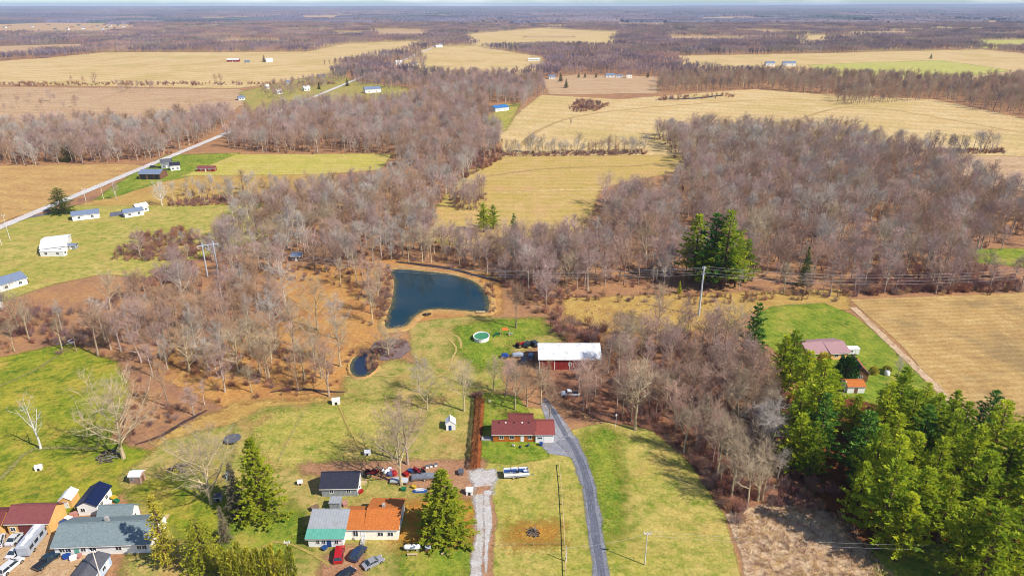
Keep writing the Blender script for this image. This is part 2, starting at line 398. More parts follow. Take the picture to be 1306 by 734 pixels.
g_gravel = ground_mat('white_gravel', [A(208,206,204), A(196,186,178), A(222,220,218), A(190,160,140)], (12, 2.2, .4), bump=.6)
g_blue = ground_mat('grey_gravel', [A(160,162,172), A(146,148,160), A(176,176,182), A(162,152,144)], (10, 2, .4))
g_asphalt = ground_mat('worn_asphalt', [A(146,148,158), A(130,132,146), A(160,160,166)], (12, 2, .35))
g_wheel = ground_mat('drive_wheel_track', [A(118,120,136), A(104,108,124), A(132,134,146)], (9, 2, .35))
g_road = ground_mat('road_gravel', [A(226,218,212), A(214,206,202), A(232,226,220)], (40, 8, 1))
g_drive = ground_mat('sand_drive', [A(206,170,130), A(196,158,116), A(214,184,146)], (14, 3, .5))
g_mud = ground_mat('brown_scrub_floor', [A(166,118,92), A(146,104,86), A(178,128,92)], (20, 5, .9))

g_leftfield = ground_mat('field_ochre', [A(206,166,104), A(194,152,98), A(216,180,112), A(188,144,98)], (60, 14, 2), rows=(R(6), 14, .07))
# far and middle fields (outlines read off the photograph, laid on the ground)
FAR = []
def field(name, poly, m, **k):
    FAR.append(poly); return sheet(name, poly, m, **k)
field('field', [(-60,82),(60,74),(130,67),(390,66),(440,56),(530,52),(548,58),(520,66),(440,82),(425,94),(340,108),(300,113),(0,108),(-60,107)], g_gold)
field('field', [(-60,110),(305,114),(330,120),(300,140),(250,155),(0,170),(-60,170)], g_tan)
field('field', [(-40,60),(110,56),(114,62),(60,68),(-40,76)], g_tan)
field('field', [(-40,31),(60,29),(170,31),(178,37),(130,43),(-40,43)], g_tan)
field('field', [(540,62),(600,58),(690,72),(697,86),(680,97),(540,97),(500,82)], g_gold)
field('field', [(590,44),(690,36),(790,41),(788,60),(600,58)], g_gold)
field('field', [(475,39),(548,39),(546,47),(480,48)], g_tan)
field('field', [(690,101),(735,95),(840,98),(838,119),(700,121)], g_tan)
field('field', [(862,71),(1000,69),(1250,63),(1330,70),(1330,98),(1180,104),(1030,96),(862,88)], g_gold)
field('field', [(1030,83),(1100,80),(1200,77),(1290,90),(1250,95),(1180,102),(1060,97)], g_fieldgreen)
field('field', [(1020,46),(1055,45),(1056,57),(1020,58)], g_gold)
field('field', [(1240,52),(1330,50),(1330,62),(1250,62)], g_fieldgreen)
for px, py, w, h in ((60,22,60,3),(215,24,90,3),(300,23,70,3),(405,22,60,4),(330,17,50,2),(560,21,60,3),(630,26,40,3),(820,31,60,4),(930,24,70,5),(1090,27,60,3),(1160,30,50,3),(1270,28,60,3),(1200,17,60,2),(760,18,60,2),(150,48,110,3),(290,46,80,3),(390,38,60,3),(240,35,60,3),(700,47,60,2),(650,31,50,3),(880,48,70,3),(960,40,60,3),(1120,44,80,4),(1220,38,70,3),(1180,52,60,3),(870,36,40,2),(1000,33,60,2),(500,30,60,2),(440,33,40,2),(60,50,70,2),(200,41,70,2),(330,52,80,3),(440,44,50,2),(860,41,60,2),(930,34,80,2),(1060,37,70,2),(1150,40,60,3),(1280,45,50,3),(720,27,70,2),(560,33,60,2),(1010,52,60,2),(1240,30,60,2)):
    field('field', [(px-w/2,py-h/2),(px+w/2,py-h/2),(px+w*.55,py+h/2),(px-w*.55,py+h/2)], g_tan)
field('lawn', [(305,118),(345,108),(430,92),(450,103),(520,112),(522,124),(400,134),(318,142)], g_yard)
field('field', [(640,200),(636,170),(664,141),(690,121),(790,127),(875,120),(960,114),(1060,121),(1190,127),(1330,156),(1330,200),(1190,198),(830,198)], g_gold, cells=100)
LAYER[0] = 20
sheet('lawn', [(622,150),(640,133),(664,132),(655,150),(645,168),(630,166)], g_lawn, z=.3)
sheet('field', [(-60,212),(165,209),(192,213),(100,250),(0,284),(-60,300)], g_leftfield)
sheet('lawn', [(212,198),(305,195),(310,212),(270,220),(205,232),(150,250),(120,256),(140,240),(180,215)], g_green)
sheet('meadow', [(230,225),(300,197),(503,196),(484,217),(400,223),(260,224)], g_yellow)
sheet('field', [(165,240),(225,222),(430,221),(440,262),(330,300),(150,300),(100,262)], g_dry)
sheet('lawn', [(-40,300),(95,262),(250,262),(330,258),(345,300),(250,330),(195,355),(130,350),(70,362),(0,385),(-40,385)], g_lawn)
sheet('meadow', [(600,215),(640,199),(872,197),(880,215),(765,240),(745,300),(640,320),(545,310),(552,268)], g_meadow, cells=90)
sheet('field', [(1190,197),(1330,197),(1330,246),(1250,238)], g_tan)
sheet('lawn', [(1235,318),(1330,316),(1330,342),(1245,335)], g_green)
sheet('field', [(1084,382),(1330,372),(1330,640),(1212,515),(1150,440)], g_corn, soft=1.2, cells=100)
LAYER[0] = 4
# wood floors with their own colour
sheet('leaf_floor', [(330,345),(500,330),(640,350),(640,400),(500,420),(480,480),(420,505),(290,520),(200,480),(180,450),(300,430),(390,400)], g_orange)
sheet('leaf_floor', [(190,562),(250,535),(300,514),(430,506),(500,498),(430,524),(320,540),(215,580)], g_dry, soft=6)
sheet('leaf_floor', [(440,482),(500,458),(600,478),(604,506),(500,512),(430,516)], g_yard, soft=6)
sheet('leaf_floor', [(560,260),(610,225),(640,255),(640,300),(560,300)], g_meadow)
sheet('leaf_floor', [(720,380),(1080,368),(1085,395),(950,400),(930,420),(770,425),(720,400)], g_dry)
sheet('leaf_floor', [(690,470),(800,470),(950,500),(930,600),(870,560),(780,540),(690,500)], g_mud)
sheet('scrub_ground', [(880,590),(1000,560),(1110,600),(1140,700),(1060,680),(940,670)], g_mud)
# lawns of the near properties
sheet('lawn', [(960,405),(985,390),(1050,386),(1090,402),(1150,452),(1215,516),(1265,566),(1160,560),(1060,500),(965,430)], g_green, soft=1.5)
sheet('lawn', [(-40,462),(0,455),(90,437),(150,462),(165,500),(140,560),(205,580),(170,620),(95,655),(-40,650)], g_left, cells=90)
sheet('lawn', [(150,610),(215,560),(320,535),(330,600),(300,680),(190,690),(165,640)], g_yard)
sheet('lawn', [(300,540),(330,520),(420,512),(520,492),(605,498),(612,600),(610,760),(270,760),(290,640)], g_yard, cells=90)
sheet('lawn', [(318,530),(420,514),(480,510),(545,520),(520,560),(470,596),(350,600),(325,580)], g_lawn, soft=9)
sheet('lawn', [(160,625),(240,590),(300,640),(290,700),(230,690),(190,650)], g_left, soft=8)
sheet('lawn', [(170,690),(260,690),(290,745),(150,760)], g_yard, soft=6)
sheet('lawn', [(300,655),(380,640),(395,700),(290,730),(285,690)], g_green, soft=9)
sheet('lawn', [(515,690),(606,690),(606,745),(500,745)], g_green, soft=9)
sheet('lawn', [(520,412),(600,402),(690,408),(728,432),(690,442),(636,455),(645,500),(625,528),(602,492),(560,480),(525,455)], g_yard)
sheet('lawn', [(585,412),(690,404),(700,425),(650,440),(640,470),(605,470),(575,440)], g_green, soft=9)
sheet('lawn', [(612,520),(700,520),(745,580),(770,760),(625,760),(606,600)], g_lawn, soft=1.2)
sheet('lawn', [(612,500),(660,505),(700,560),(700,585),(650,592),(612,588)], g_green, soft=1.5)
sheet('lawn', [(728,548),(775,538),(830,548),(880,590),(925,660),(955,770),(770,770)], g_lawn, soft=1.2)
sheet('lawn', [(742,552),(785,545),(790,600),(800,680),(768,700)], g_green, soft=9)
sheet('reed_bed', [(925,655),(985,640),(1075,655),(1140,735),(1130,770),(955,770),(945,705)], g_reed, soft=1.2)
sheet('pine_floor', [(1000,500),(1060,500),(1200,540),(1330,560),(1330,780),(1190,760),(1080,680),(1010,600),(960,480)], g_needle)
sheet('lawn', [(1110,690),(1215,690),(1240,770),(1120,770)], g_green)
sheet('bare_ground', [(380,590),(620,585),(608,640),(540,625),(470,606),(385,606)], g_soil)
sheet('bare_ground', [(505,640),(560,632),(608,640),(606,690),(500,696)], g_clay, soft=9)
sheet('bare_ground', [(652,668),(712,666),(716,694),(648,696)], g_clay, soft=9)
sheet('mulch_bed', [(606,508),(618,508),(612,598),(600,598)], g_mulch, soft=1.2)
sheet('driveway', [(-40,690),(20,668),(80,665),(60,740),(-40,760)], g_drive)
sheet('driveway', [(30,745),(75,705),(110,705),(125,745),(100,765),(30,765)], g_drive)
sheet('driveway', [(400,745),(415,705),(445,695),(470,705),(455,745),(430,765)], g_soil)
sheet('driveway', [(597,601),(604,597),(618,599),(631,598),(637,606),(630,617),(627,632),(623,650),(612,652),(604,640),(606,622),(599,612)], g_gravel, soft=2.2)
ribbon('driveway', [(616,620),(619,660),(616,700),(616,760)], [3.8,4.6,4.4,4.2], g_soil, soft=.35)
ribbon('driveway', [(611,630),(611,680),(608,720),(607,770)], [1.9,1.7,1.9,1.5], g_gravel, soft=.7, jit=.45)
ribbon('driveway', [(621,625),(622,670),(620,695),(620,730)], [1.8,1.4,.9,.3], g_gravel, soft=.8, jit=.5)
# asphalt drive of the maroon-roofed house
sheet('driveway', [(682,560),(720,540),(738,562),(735,584),(700,578)], g_blue, soft=.8)
sheet('driveway', [(688,512),(702,514),(728,548),(716,560),(700,545)], g_blue, soft=.9)
ribbon('driveway', [(722,560),(738,584),(750,620),(758,670),(766,720),(772,780)], [6.0,4.0,3.3,3.1,3.1,3.1], g_asphalt, soft=.3, jit=.2)
ribbon('wheel_track', [(722,557),(736,581),(747.5,620),(755,670),(763,720),(769,780)], .6, g_wheel, soft=.9, jit=.4)
ribbon('wheel_track', [(725,557),(740,582),(752.5,620),(760,670),(768,720),(774.5,780)], .6, g_wheel, soft=.9, jit=.4)
ribbon('wheel_track', [(694,508),(708,530),(722,556)], 1.1, g_wheel, soft=.5)
g_track0 = ground_mat('pale_footpath', [A(206,184,116), A(196,174,104), A(188,160,100)], (8, 2, .5))
g_pathleft = ground_mat('trodden_grass', [A(150,146,84), A(132,136,70), A(168,158,92)], (8, 2, .5))
# the straight country road and its drives
ribbon('road', [(-40,307),(60,265),(130,236),(200,207),(268,179),(330,153),(400,124),(470,95),(540,66),(575,51)], 6.2, g_road, soft=.15, jit=.05, z=.3)
ribbon('driveway', [(36,277),(70,272),(95,272)], 3.4, g_wheel, soft=.2)
ribbon('driveway', [(140,274),(158,272)], 9, g_wheel, soft=.15)
ribbon('path', [(440,480),(470,478),(560,480),(578,455),(582,443),(570,430)], .6, g_track0, soft=1.2, jit=.4)
ribbon('path', [(0,612),(20,590),(45,572),(100,571),(125,572)], 1.0, g_pathleft, soft=1.2, jit=.4)
ribbon('path', [(0,492),(40,474),(95,440)], .7, g_pathleft, soft=1.2, jit=.4)
ribbon('path', [(1088,392),(1140,442),(1200,500),(1262,565)], 2.4, g_reed, soft=.5)
ribbon('path', [(560,420),(585,430),(588,444)], .6, g_track0, soft=1.2, jit=.4)
ribbon('path', [(640,246),(700,243),(770,242)], 2.5, g_gold, soft=.4)

# ------------------------------------------------------------------ ponds and creeks
def water_mat(key, col, rough=.06, bump=.03):
    m = bpy.data.materials.new(key); m.use_nodes = True; n, l = m.node_tree.nodes, m.node_tree.links
    b = n['Principled BSDF']; b.inputs['Roughness'].default_value = rough; b.inputs['IOR'].default_value = 1.33
    g = n.new('ShaderNodeNewGeometry'); nz = n.new('ShaderNodeTexNoise'); nz.inputs['Scale'].default_value = .09; nz.inputs['Detail'].default_value = 3
    l.new(g.outputs['Position'], nz.inputs['Vector'])
    rp = n.new('ShaderNodeValToRGB'); rp.color_ramp.elements[0].position = .35; rp.color_ramp.elements[0].color = col; rp.color_ramp.elements[1].position = .7
    rp.color_ramp.elements[1].color = (col[0]*1.8+.01, col[1]*1.35, col[2]*1.1, 1); l.new(nz.outputs[0], rp.inputs[0]); l.new(rp.outputs[0], b.inputs['Base Color'])
    n2 = n.new('ShaderNodeTexNoise'); n2.inputs['Scale'].default_value = 1.6; n2.inputs['Detail'].default_value = 3; l.new(g.outputs['Position'], n2.inputs['Vector'])
    bp = n.new('ShaderNodeBump'); bp.inputs['Strength'].default_value = bump; bp.inputs['Distance'].default_value = .2; l.new(n2.outputs[0], bp.inputs['Height']); l.new(bp.outputs[0], b.inputs['Normal'])
    return m
w_pond = water_mat('pond_water', A(26,60,72)); w_small = water_mat('pool_water_dark', A(12,46,78)); w_creek = water_mat('creek_water', A(52,50,58), .12)
g_bank = ground_mat('pond_bank', [A(204,160,98), A(184,140,92), A(210,178,108), A(168,128,92)], (24, 6, 1), edge=False)
def smooth_poly(P, k=6):
    Q = []; n = len(P)
    for i in range(n):
        a, b, c, d = P[i-1], P[i], P[(i+1) % n], P[(i+2) % n]
        for s in range(k):
            t = s/k; Q.append(.5*((2*b)+(c-a)*t+(2*a-5*b+4*c-d)*t*t+(3*b-a-3*c+d)*t**3))
    return Q
g_shallow = ground_mat('murky_shallows', [A(88,96,74), A(70,84,72), A(110,104,74)], (6, 1.6, .4), rough=.25)
def pond(name, px, m, bank=.9, rise=.2):
    P = smooth_poly([G(*p) for p in px])
    z = .42
    c = sum(P, Vector())/len(P)
    mb = MB(); mb.v = [(p.x, p.y, z) for p in P]; mb.f = [tuple(t) for t in tessellate_polygon([[Vector((p.x, p.y, 0)) for p in P]])]
    structure(mb.build(name, m))
    n = len(P); area = sum(P[i].x*P[(i+1) % n].y-P[(i+1) % n].x*P[i].y for i in range(n)); sg = 1 if area > 0 else -1
    vs, ws = [], []        # murky shallows along the shore
    for off, w in ((-.2, 1.0), (.8, .75), (2.2, .1), (3.6, -.5)):
        for i in range(n):
            t = (P[(i+1) % n]-P[i-1]).normalized(); q = P[i]-Vector((t.y, -t.x, 0))*sg*off*min(1, bank+.3)*(1+.5*noise.noise((i*.35, 1, 1))); vs.append((q.x, q.y, z+.006)); ws.append(w)
    me = bpy.data.meshes.new('pond_shallows'); me.from_pydata(vs, [], [(k*n+i, k*n+(i+1) % n, (k+1)*n+(i+1) % n, (k+1)*n+i) for k in range(3) for i in range(n)]); me.materials.append(g_shallow)
    at = me.attributes.new('w', 'FLOAT', 'POINT'); at.data.foreach_set('value', np.array(ws, 'f')); structure(link('pond_shallows', me))
    mb = MB(); rings = ((-.35, z-.15), (.5, z+rise*.7), (bank, z+rise), (bank*2.1, z+rise*.55), (bank*3.4, .0))
    area = sum(P[i].x*P[(i+1) % n].y-P[(i+1) % n].x*P[i].y for i in range(n)); sg = 1 if area > 0 else -1
    for off, zz in rings:
        for i in range(n):
            t = (P[(i+1) % n]-P[i-1]).normalized(); nr = Vector((t.y, -t.x, 0))*sg
            p = P[i]+nr*(off+noise.noise((i*.7, off, 2))*.5*(off > .2)); mb.v.append((p.x, p.y, zz+(noise.noise((i*.9, off*2, 5))*.08 if 0 < off < bank*3 else 0)))
    mb.f = [(k*n+i, k*n+(i+1) % n, (k+1)*n+(i+1) % n, (k+1)*n+i) for k in range(len(rings)-1) for i in range(n)]
    structure(mb.build('pond_bank', g_bank, smooth=True))
pond('pond', [(492,418),(494,404),(500,385),(503,362),(499,347),(512,344),(545,347),(580,352),(606,361),(620,376),(623,396),(612,399),(590,397),(560,395),(542,397),(528,405),(518,416),(505,419)], w_pond)
pond('pond', [(453,480),(447,471),(450,460),(459,453),(470,449),(480,453),(476,462),(479,470),(466,480)], w_small, bank=.4, rise=.15)
g_reedgrey = ground_mat('drowned_brush', [A(140,118,118), A(122,104,108), A(156,132,120)], (8, 2, .5))
sheet('marsh', [(470,448),(478,436),(500,431),(520,435),(524,446),(512,456),(490,460),(474,458)], g_reedgrey, soft=1)
g_creek = ground_mat('creek_mud', [A(84,66,62), A(104,78,66), A(64,56,62)], (8, 2, .5))
ribbon('creek', [(172,567),(205,556),(235,538),(264,523)], [.4,.8,1.0,.5], g_creek, soft=.8, jit=.5)
ribbon('creek', [(345,500),(380,496),(410,499),(440,500)], [.5,1.1,1.0,.4], g_creek, soft=.8, jit=.5)
ribbon('creek', [(505,334),(540,338),(575,343),(610,352),(650,362)], [1.6,2.2,2,1.6,1], w_creek, soft=.1, jit=.3)
ribbon('creek', [(836,127),(880,126),(920,122)], [6,9,6], w_creek, soft=.1, jit=.3)

g_track = ground_mat('field_track', [A(196,164,104), A(206,176,120), A(184,150,98)], (20, 5, 1))
ribbon('tractor_track', [(660,190),(690,165),(740,148),(820,138),(900,132),(960,128)], 3.0, g_track, soft=.8)
ribbon('tractor_track', [(1000,160),(1060,140),(1120,138),(1306,170)], 3.0, g_track, soft=.8)
ribbon('tractor_track', [(620,225),(700,215),(800,212),(860,206)], 2.0, g_track, soft=.8)
g_rut = ground_mat('worn_grass', [A(196,178,96), A(186,168,88), A(176,156,90)], (8, 2, .5))
ribbon('tyre_rut', [(430,512),(445,545),(470,590)], .5, g_rut, soft=1.6, jit=.4)
ribbon('tyre_rut', [(300,720),(350,690),(395,705),(420,720)], .5, g_rut, soft=1.6, jit=.4)
# ================================================================== TREES
m_trunk = bark_mat('bark'); m_twig = bark_mat('twigs')
m_pinebark = bark_mat('conifer_bark', A(120,92,78))
lf_pine = leaf_mat('pine_needles', [A(92,128,26,1.15), A(180,188,46,1.15)], .45)
lf_spruce = leaf_mat('spruce_needles', [A(104,128,26,1.15), A(184,180,48,1.15)], .4)
lf_dark = leaf_mat('dark_evergreen', [A(34,74,26,.8), A(70,110,36,.8)], .15)
lf_blue = leaf_mat('blue_spruce_needles', [A(48,96,34,.95), A(100,146,48,.95)], .2)
lf_arbor = leaf_mat('arborvitae_leaves', [A(124,132,34,1.0), A(180,176,54,1.0)], .25)
lf_yellow = leaf_mat('yellowing_needles', [A(140,142,40,1.0), A(196,186,70,1.0)], .3)
lf_dead = leaf_mat('grey_dead_needles', [A(120,112,90), A(160,150,120)], .2)

def bare_tree(seed, Ht=15.0, spread=.30, fork=.34, nl=10, dens=1.0, lean=0.0, rad=1.0):
    """(trunk+limbs, branches+twigs): tapered trunk, rising limbs, branches, and a haze of twigs"""
    r = random.Random(seed); T, C = MB(), MB()
    top = Vector((lean*Ht+r.uniform(-.05, .05)*Ht, r.uniform(-.05, .05)*Ht, Ht*.78))
    pts = [Vector((0, 0, -.3)), Vector((r.uniform(-.15, .15), r.uniform(-.15, .15), Ht*.15)), Vector((top.x*.3, top.y*.3, Ht*.34)), Vector((top.x*.7, top.y*.7, Ht*.56)), top]
    R0 = Ht*.0135*rad; rr = [R0*1.5, R0, R0*.8, R0*.5, R0*.18]
    for i in range(4): T.tube(pts[i], pts[i+1], rr[i], rr[i+1], 6, False)
    def at(f):
        z = f*4; i = min(3, int(z)); return pts[i].lerp(pts[i+1], z-i), rr[i]*(1-z+i)+rr[i+1]*(z-i)
    ends = []
    for k in range(nl):
        f = fork+(0.97-fork)*(k+r.random()*.7)/nl
        p, pr = at(min(.98, f/ .78*.8 if False else f)); a = k*2.4+r.uniform(-.5, .5)
        rise = R(r.uniform(28, 58))
        L = Ht*spread*(1.25-.75*f)*r.uniform(.85, 1.25)
        d = Vector((math.cos(a)*math.sin(rise), math.sin(a)*math.sin(rise), math.cos(rise)))
        q = p+d*L*.55+Vector((r.uniform(-.3, .3), r.uniform(-.3, .3), 0)); d2 = (d+Vector((0, 0, r.uniform(.15, .5)))).normalized(); e = q+d2*L*.75
        r1 = max(.035, pr*.62)
        T.tube(p, q, r1, r1*.6, 5, False); T.tube(q, e, r1*.6, .02, 4, False)
        ends.append((p, q, e, L))
    ends.append((pts[3], pts[3].lerp(top, .5), top+Vector((0, 0, Ht*.14)), Ht*.25))
    T.tube(top, top+Vector((0, 0, Ht*.14)), rr[4], .02, 4, False)
    for (p, q, e, L) in ends:
        nb = int(6*dens)+2
        for j in range(nb):
            t = .22+.78*(j+r.random())/nb
            s = p.lerp(q, t/.5) if t < .5 else q.lerp(e, (t-.5)/.5)
            dl = (e-p).normalized(); v = Vector((r.gauss(0, 1), r.gauss(0, 1), r.gauss(.25, .7))).normalized()
            d = (dl*.55+v*.9).normalized(); d.z = max(d.z, -.1)
            l = L*r.uniform(.3, .55)*(1.15-.5*t); b = s+d*l; b2 = b+(d+Vector((r.uniform(-.4, .4), r.uniform(-.4, .4), .35))).normalized()*l*.5
            C.tube(s, b, .042, .024, 3, False); C.spike(b, b2, .024)
            nt = int(10*dens)
            for x in range(nt):
                u = .15+.85*(x+r.random())/nt; o = s.lerp(b, u/.7) if u < .7 else b.lerp(b2, (u-.7)/.3)
                v = Vector((r.gauss(0, 1), r.gauss(0, 1), r.gauss(.6, .6))).normalized(); dd = (d*.5+v).normalized()
                ln = r.uniform(.7, 1.7)*Ht/15; g = o+dd*ln
                C.spike(o, g, .018)
                w = Vector((r.gauss(0, 1), r.gauss(0, 1), r.gauss(.3, .5))).normalized()
                C.spike(o.lerp(g, .45), o.lerp(g, .45)+(dd+w*.9).normalized()*ln*.65, .013)
    return T, C
BT = []
for i, kw in enumerate((dict(spread=.30), dict(spread=.27, fork=.42, nl=9), dict(spread=.36, fork=.27, nl=11), dict(spread=.24, fork=.48, nl=8), dict(spread=.32, fork=.38, nl=10, lean=.05), dict(spread=.22, fork=.30, nl=11), dict(spread=.40, fork=.22, nl=12, rad=1.2), dict(spread=.19, fork=.55, nl=7, dens=.8), dict(spread=.30, fork=.2, nl=9, lean=-.09, dens=.75), dict(spread=.34, fork=.5, nl=9, rad=1.15))):
    t, c = bare_tree(11+i, **kw); BT.append((t.mesh('trunk', m_trunk), c.mesh('crown', m_twig)))
tb, cb = bare_tree(40, spread=.46, fork=.2, nl=14, dens=1.25, rad=1.25); WIDE = (tb.mesh('trunk', m_trunk), cb.mesh('crown', m_twig))
tb, cb = bare_tree(41, spread=.34, fork=.3, nl=7, dens=.45, rad=1.2); SPARSE = (tb.mesh('trunk', m_trunk), cb.mesh('crown', m_twig))
TINT = {'mauve': A(174,148,140,.9), 'grey': A(176,166,156,.9), 'reddish': A(174,144,126,.9), 'tan': A(174,156,130,.9), 'brown': A(168,138,112,.9), 'silver': A(206,204,198,.9), 'dark grey': A(128,116,116,.9)}
TRUNKC = {'mauve': A(178,160,146,.82), 'grey': A(190,178,160,.82), 'reddish': A(170,146,128,.82), 'tan': A(196,178,142,.82), 'brown': A(164,142,120,.82), 'silver': A(226,222,212,.82), 'dark grey': A(134,122,114,.82)}

def recolor(me, mats):
    n = me.copy()
    for i, m in enumerate(mats): n.materials[i] = m
    return n
def joined(name, meshes):
    """one mesh of several (for prototypes used only by stuff)"""
    vs, fs, mi, mats = [], [], [], []
    for me in meshes:
        o = len(vs); vs += [tuple(v.co) for v in me.vertices]; fs += [tuple(i+o for i in p.vertices) for p in me.polygons]
        if me.materials[0] not in mats: mats.append(me.materials[0])
        mi += [mats.index(me.materials[0])]*len(me.polygons)
    n = bpy.data.meshes.new(name); n.from_pydata(vs, [], fs)
    for m in mats: n.materials.append(m)
    n.polygons.foreach_set('material_index', mi); return n
def put_tree(name, x, y, h, kind, tint, rz=None, z=0, sxy=None):
    e = link(name, None, None, (x, y, z), random.uniform(0, 6.28) if rz is None else rz); s = h/15.0
    e.scale = (s*(sxy or 1), s*(sxy or 1), s); e.empty_display_size = .5
    a = link('trunk', kind[0], e); a.color = TRUNKC[tint]; b = link('crown', kind[1], e); b.color = TINT[tint]
    return e

# shrubs
def shrub_mesh(seed, n=26, Ht=2.6, sp=.55, r0=.03):
    r = random.Random(seed); M = MB()
    for i in range(n):
        a = r.uniform(0, 6.28); s = r.random()**.5*sp; p = Vector((math.cos(a)*s*.9, math.sin(a)*s*.9, -.05)); q = p+Vector((math.cos(a)*s*1.3, math.sin(a)*s*1.3, Ht*r.uniform(.55, 1)))
        M.spike(p, q, r0*1.2)
        for k in range(7):
            o = p.lerp(q, r.uniform(.25, .95)); M.spike(o, o+Vector((r.gauss(0, .5), r.gauss(0, .5), r.uniform(.1, .9))), r0*.8)
    return M.mesh('shrub', m_twig)
SHR = [shrub_mesh(5), shrub_mesh(6, 34, 2.0, .8), shrub_mesh(8, 22, 3.4, .6)]

# conifers
def tuft(M, o, d, ln, wd, r, n=3):
    for k in range(n):
        v = (d+Vector((r.gauss(0, .55), r.gauss(0, .55), r.gauss(.12, .4)))).normalized()
        s = v.cross(Vector((r.gauss(0, .4), r.gauss(0, .4), 1))).normalized()*wd*r.uniform(.6, 1.2); b = o+v*ln*r.uniform(.7, 1.2)
        i = len(M.v); M.v += [tuple(o-s*.35), tuple(o+s*.35), tuple(b+s*.6), tuple(b-s*.4)]; M.f += [(i, i+1, i+2, i+3)]
def conifer(seed, Ht, Rb, whorls, per, style, leaf, low=.08, pw=.85, tuft_n=3):
    r = random.Random(seed); T, C = MB(), MB()
    T.tube((0, 0, -.3), (0, 0, Ht*.5), Ht*.017, Ht*.010, 6, False); T.tube((0, 0, Ht*.5), (0, 0, Ht*.97), Ht*.010, .03, 5, False)
    for w in range(whorls):
        f = low+(1-low)*(w+r.uniform(-.2, .2))/whorls; f = min(.985, max(low, f))
        for k in range(per):
            if style == 'pine' and r.random() < .14: continue
            a = w*1.1+k*6.283/per+r.uniform(-.35, .35)
            prof = (1-f)**pw if style != 'pine' else (1-f)**.72*(.7+.3*min(1, f/.22))
            L = max(.25, Rb*prof*r.uniform(.75, 1.2) if style == 'spruce' else Rb*prof*r.uniform(.5, 1.25))
            up = r.uniform(-.28, .02) if style == 'spruce' else r.uniform(-.05, .38)
            d = Vector((math.cos(a), math.sin(a), up)); p = Vector((0, 0, f*Ht)); e = p+d*L; e.z += (.10*L if style == 'spruce' else .16*L)
            T.spike(p, e, .05) if L > .8 else None
            ns = max(2, int(L/.42))
            for s in range(ns):
                t = (.15 if style == 'spruce' else .12)+(.87 if style == 'spruce' else .92)*(s+r.random())/ns
                o = p.lerp(e, min(1, t)); side = Vector((-d.y, d.x, 0))*r.uniform(-1, 1)*L*.26*(1.1-t)
                tuft(C, o+side, (d*.7+side*.5+Vector((0, 0, .1 if style == 'spruce' else .35))).normalized(), (.5 if style == 'spruce' else .66), (.2 if style == 'spruce' else .22), r, tuft_n)
    tuft(C, Vector((0, 0, Ht*.97)), Vector((0, 0, 1)), .8, .25, r, 5)
    return T.mesh('trunk', m_pinebark), C.mesh('crown', leaf)
PINE = [conifer(60+i, 20, 5.2, 18, 6, 'pine', lf_pine, low=.10+.04*i, tuft_n=8) for i in range(4)]
PINE_D = [(p[0], p[1].copy()) for p in PINE[:2]]
for p in PINE_D: p[1].materials[0] = lf_blue
SPRUCE = [conifer(70+i, 18, 4.0, 24, 8, 'spruce', lf_spruce, low=.05, tuft_n=6) for i in range(2)]
SPR_D = [(SPRUCE[0][0], SPRUCE[0][1].copy())]; SPR_D[0][1].materials[0] = lf_dark
SPR_Y = [(SPRUCE[1][0], SPRUCE[1][1].copy())]; SPR_Y[0][1].materials[0] = lf_yellow
DEADC = conifer(75, 16, 2.9, 22, 7, 'spruce', lf_dead, low=.06, tuft_n=4)
LARCH = conifer(77, 20, 3.4, 22, 7, 'pine', lf_yellow, low=.06, tuft_n=5)
JUNI = conifer(79, 18, 5.2, 20, 8, 'spruce', lf_arbor, low=.03, pw=.5, tuft_n=5)
def arbor(seed):
    r = random.Random(seed); T, C = MB(), MB(); T.tube((0, 0, -.2), (0, 0, 4.6), .09, .03, 5, False)
    for i in range(420):
        z = r.uniform(.1, 5.4); rad = .72*min(1, (5.7-z)/2.2)**.7*min(1, .5+z); a = r.uniform(0, 6.28); q = rad*r.uniform(.6, 1.05)
        tuft(C, Vector((math.cos(a)*q, math.sin(a)*q, z)), Vector((math.cos(a)*.5, math.sin(a)*.5, 1)).normalized(), .5, .22, r, 1)
    return T.mesh('trunk', m_pinebark), C.mesh('crown', lf_arbor)
ARB = [arbor(1), arbor(2)]
def roundbush(seed, leaf, n=900, rx=1, rz=1):
    r = random.Random(seed); T, C = MB(), MB(); T.tube((0, 0, -.2), (0, 0, 1.2), .12, .06, 5, False)
    for i in range(n):
        a, b = r.uniform(0, 6.28), math.acos(r.uniform(-.55, 1)); q = r.uniform(.75, 1.02)*(1+.1*math.sin(5*a+3*b))
        d = Vector((math.sin(b)*math.cos(a), math.sin(b)*math.sin(a), math.cos(b)))
        tuft(C, Vector((d.x*q*rx, d.y*q*rx, rz*(.62+d.z*q))), d, .26, .14, r, 1)
    return T.mesh('trunk', m_pinebark), C.mesh('crown', leaf)
RB = roundbush(3, lf_dark); RB_O = roundbush(4, lf_yellow)
lf_olive = leaf_mat('olive_evergreen', [A(58,90,24,.9), A(112,130,38,.9)], .2)
JUNI_D = (JUNI[0], JUNI[1].copy()); JUNI_D[1].materials[0] = lf_olive
def put_conifer(name, px, py, h, kind, base, label, group=None, sxy=1.0, cat='tree', xy=None, rz=None):
    p = G(px, py) if xy is None else Vector((*xy, 0)); s = h/base
    e = thing(name, label, cat, (p.x, p.y, 0), random.uniform(0, 6.28) if rz is None else rz, group); e.scale = (s*sxy, s*sxy, s)
    link('trunk', kind[0], e); link('crown', kind[1], e); return e

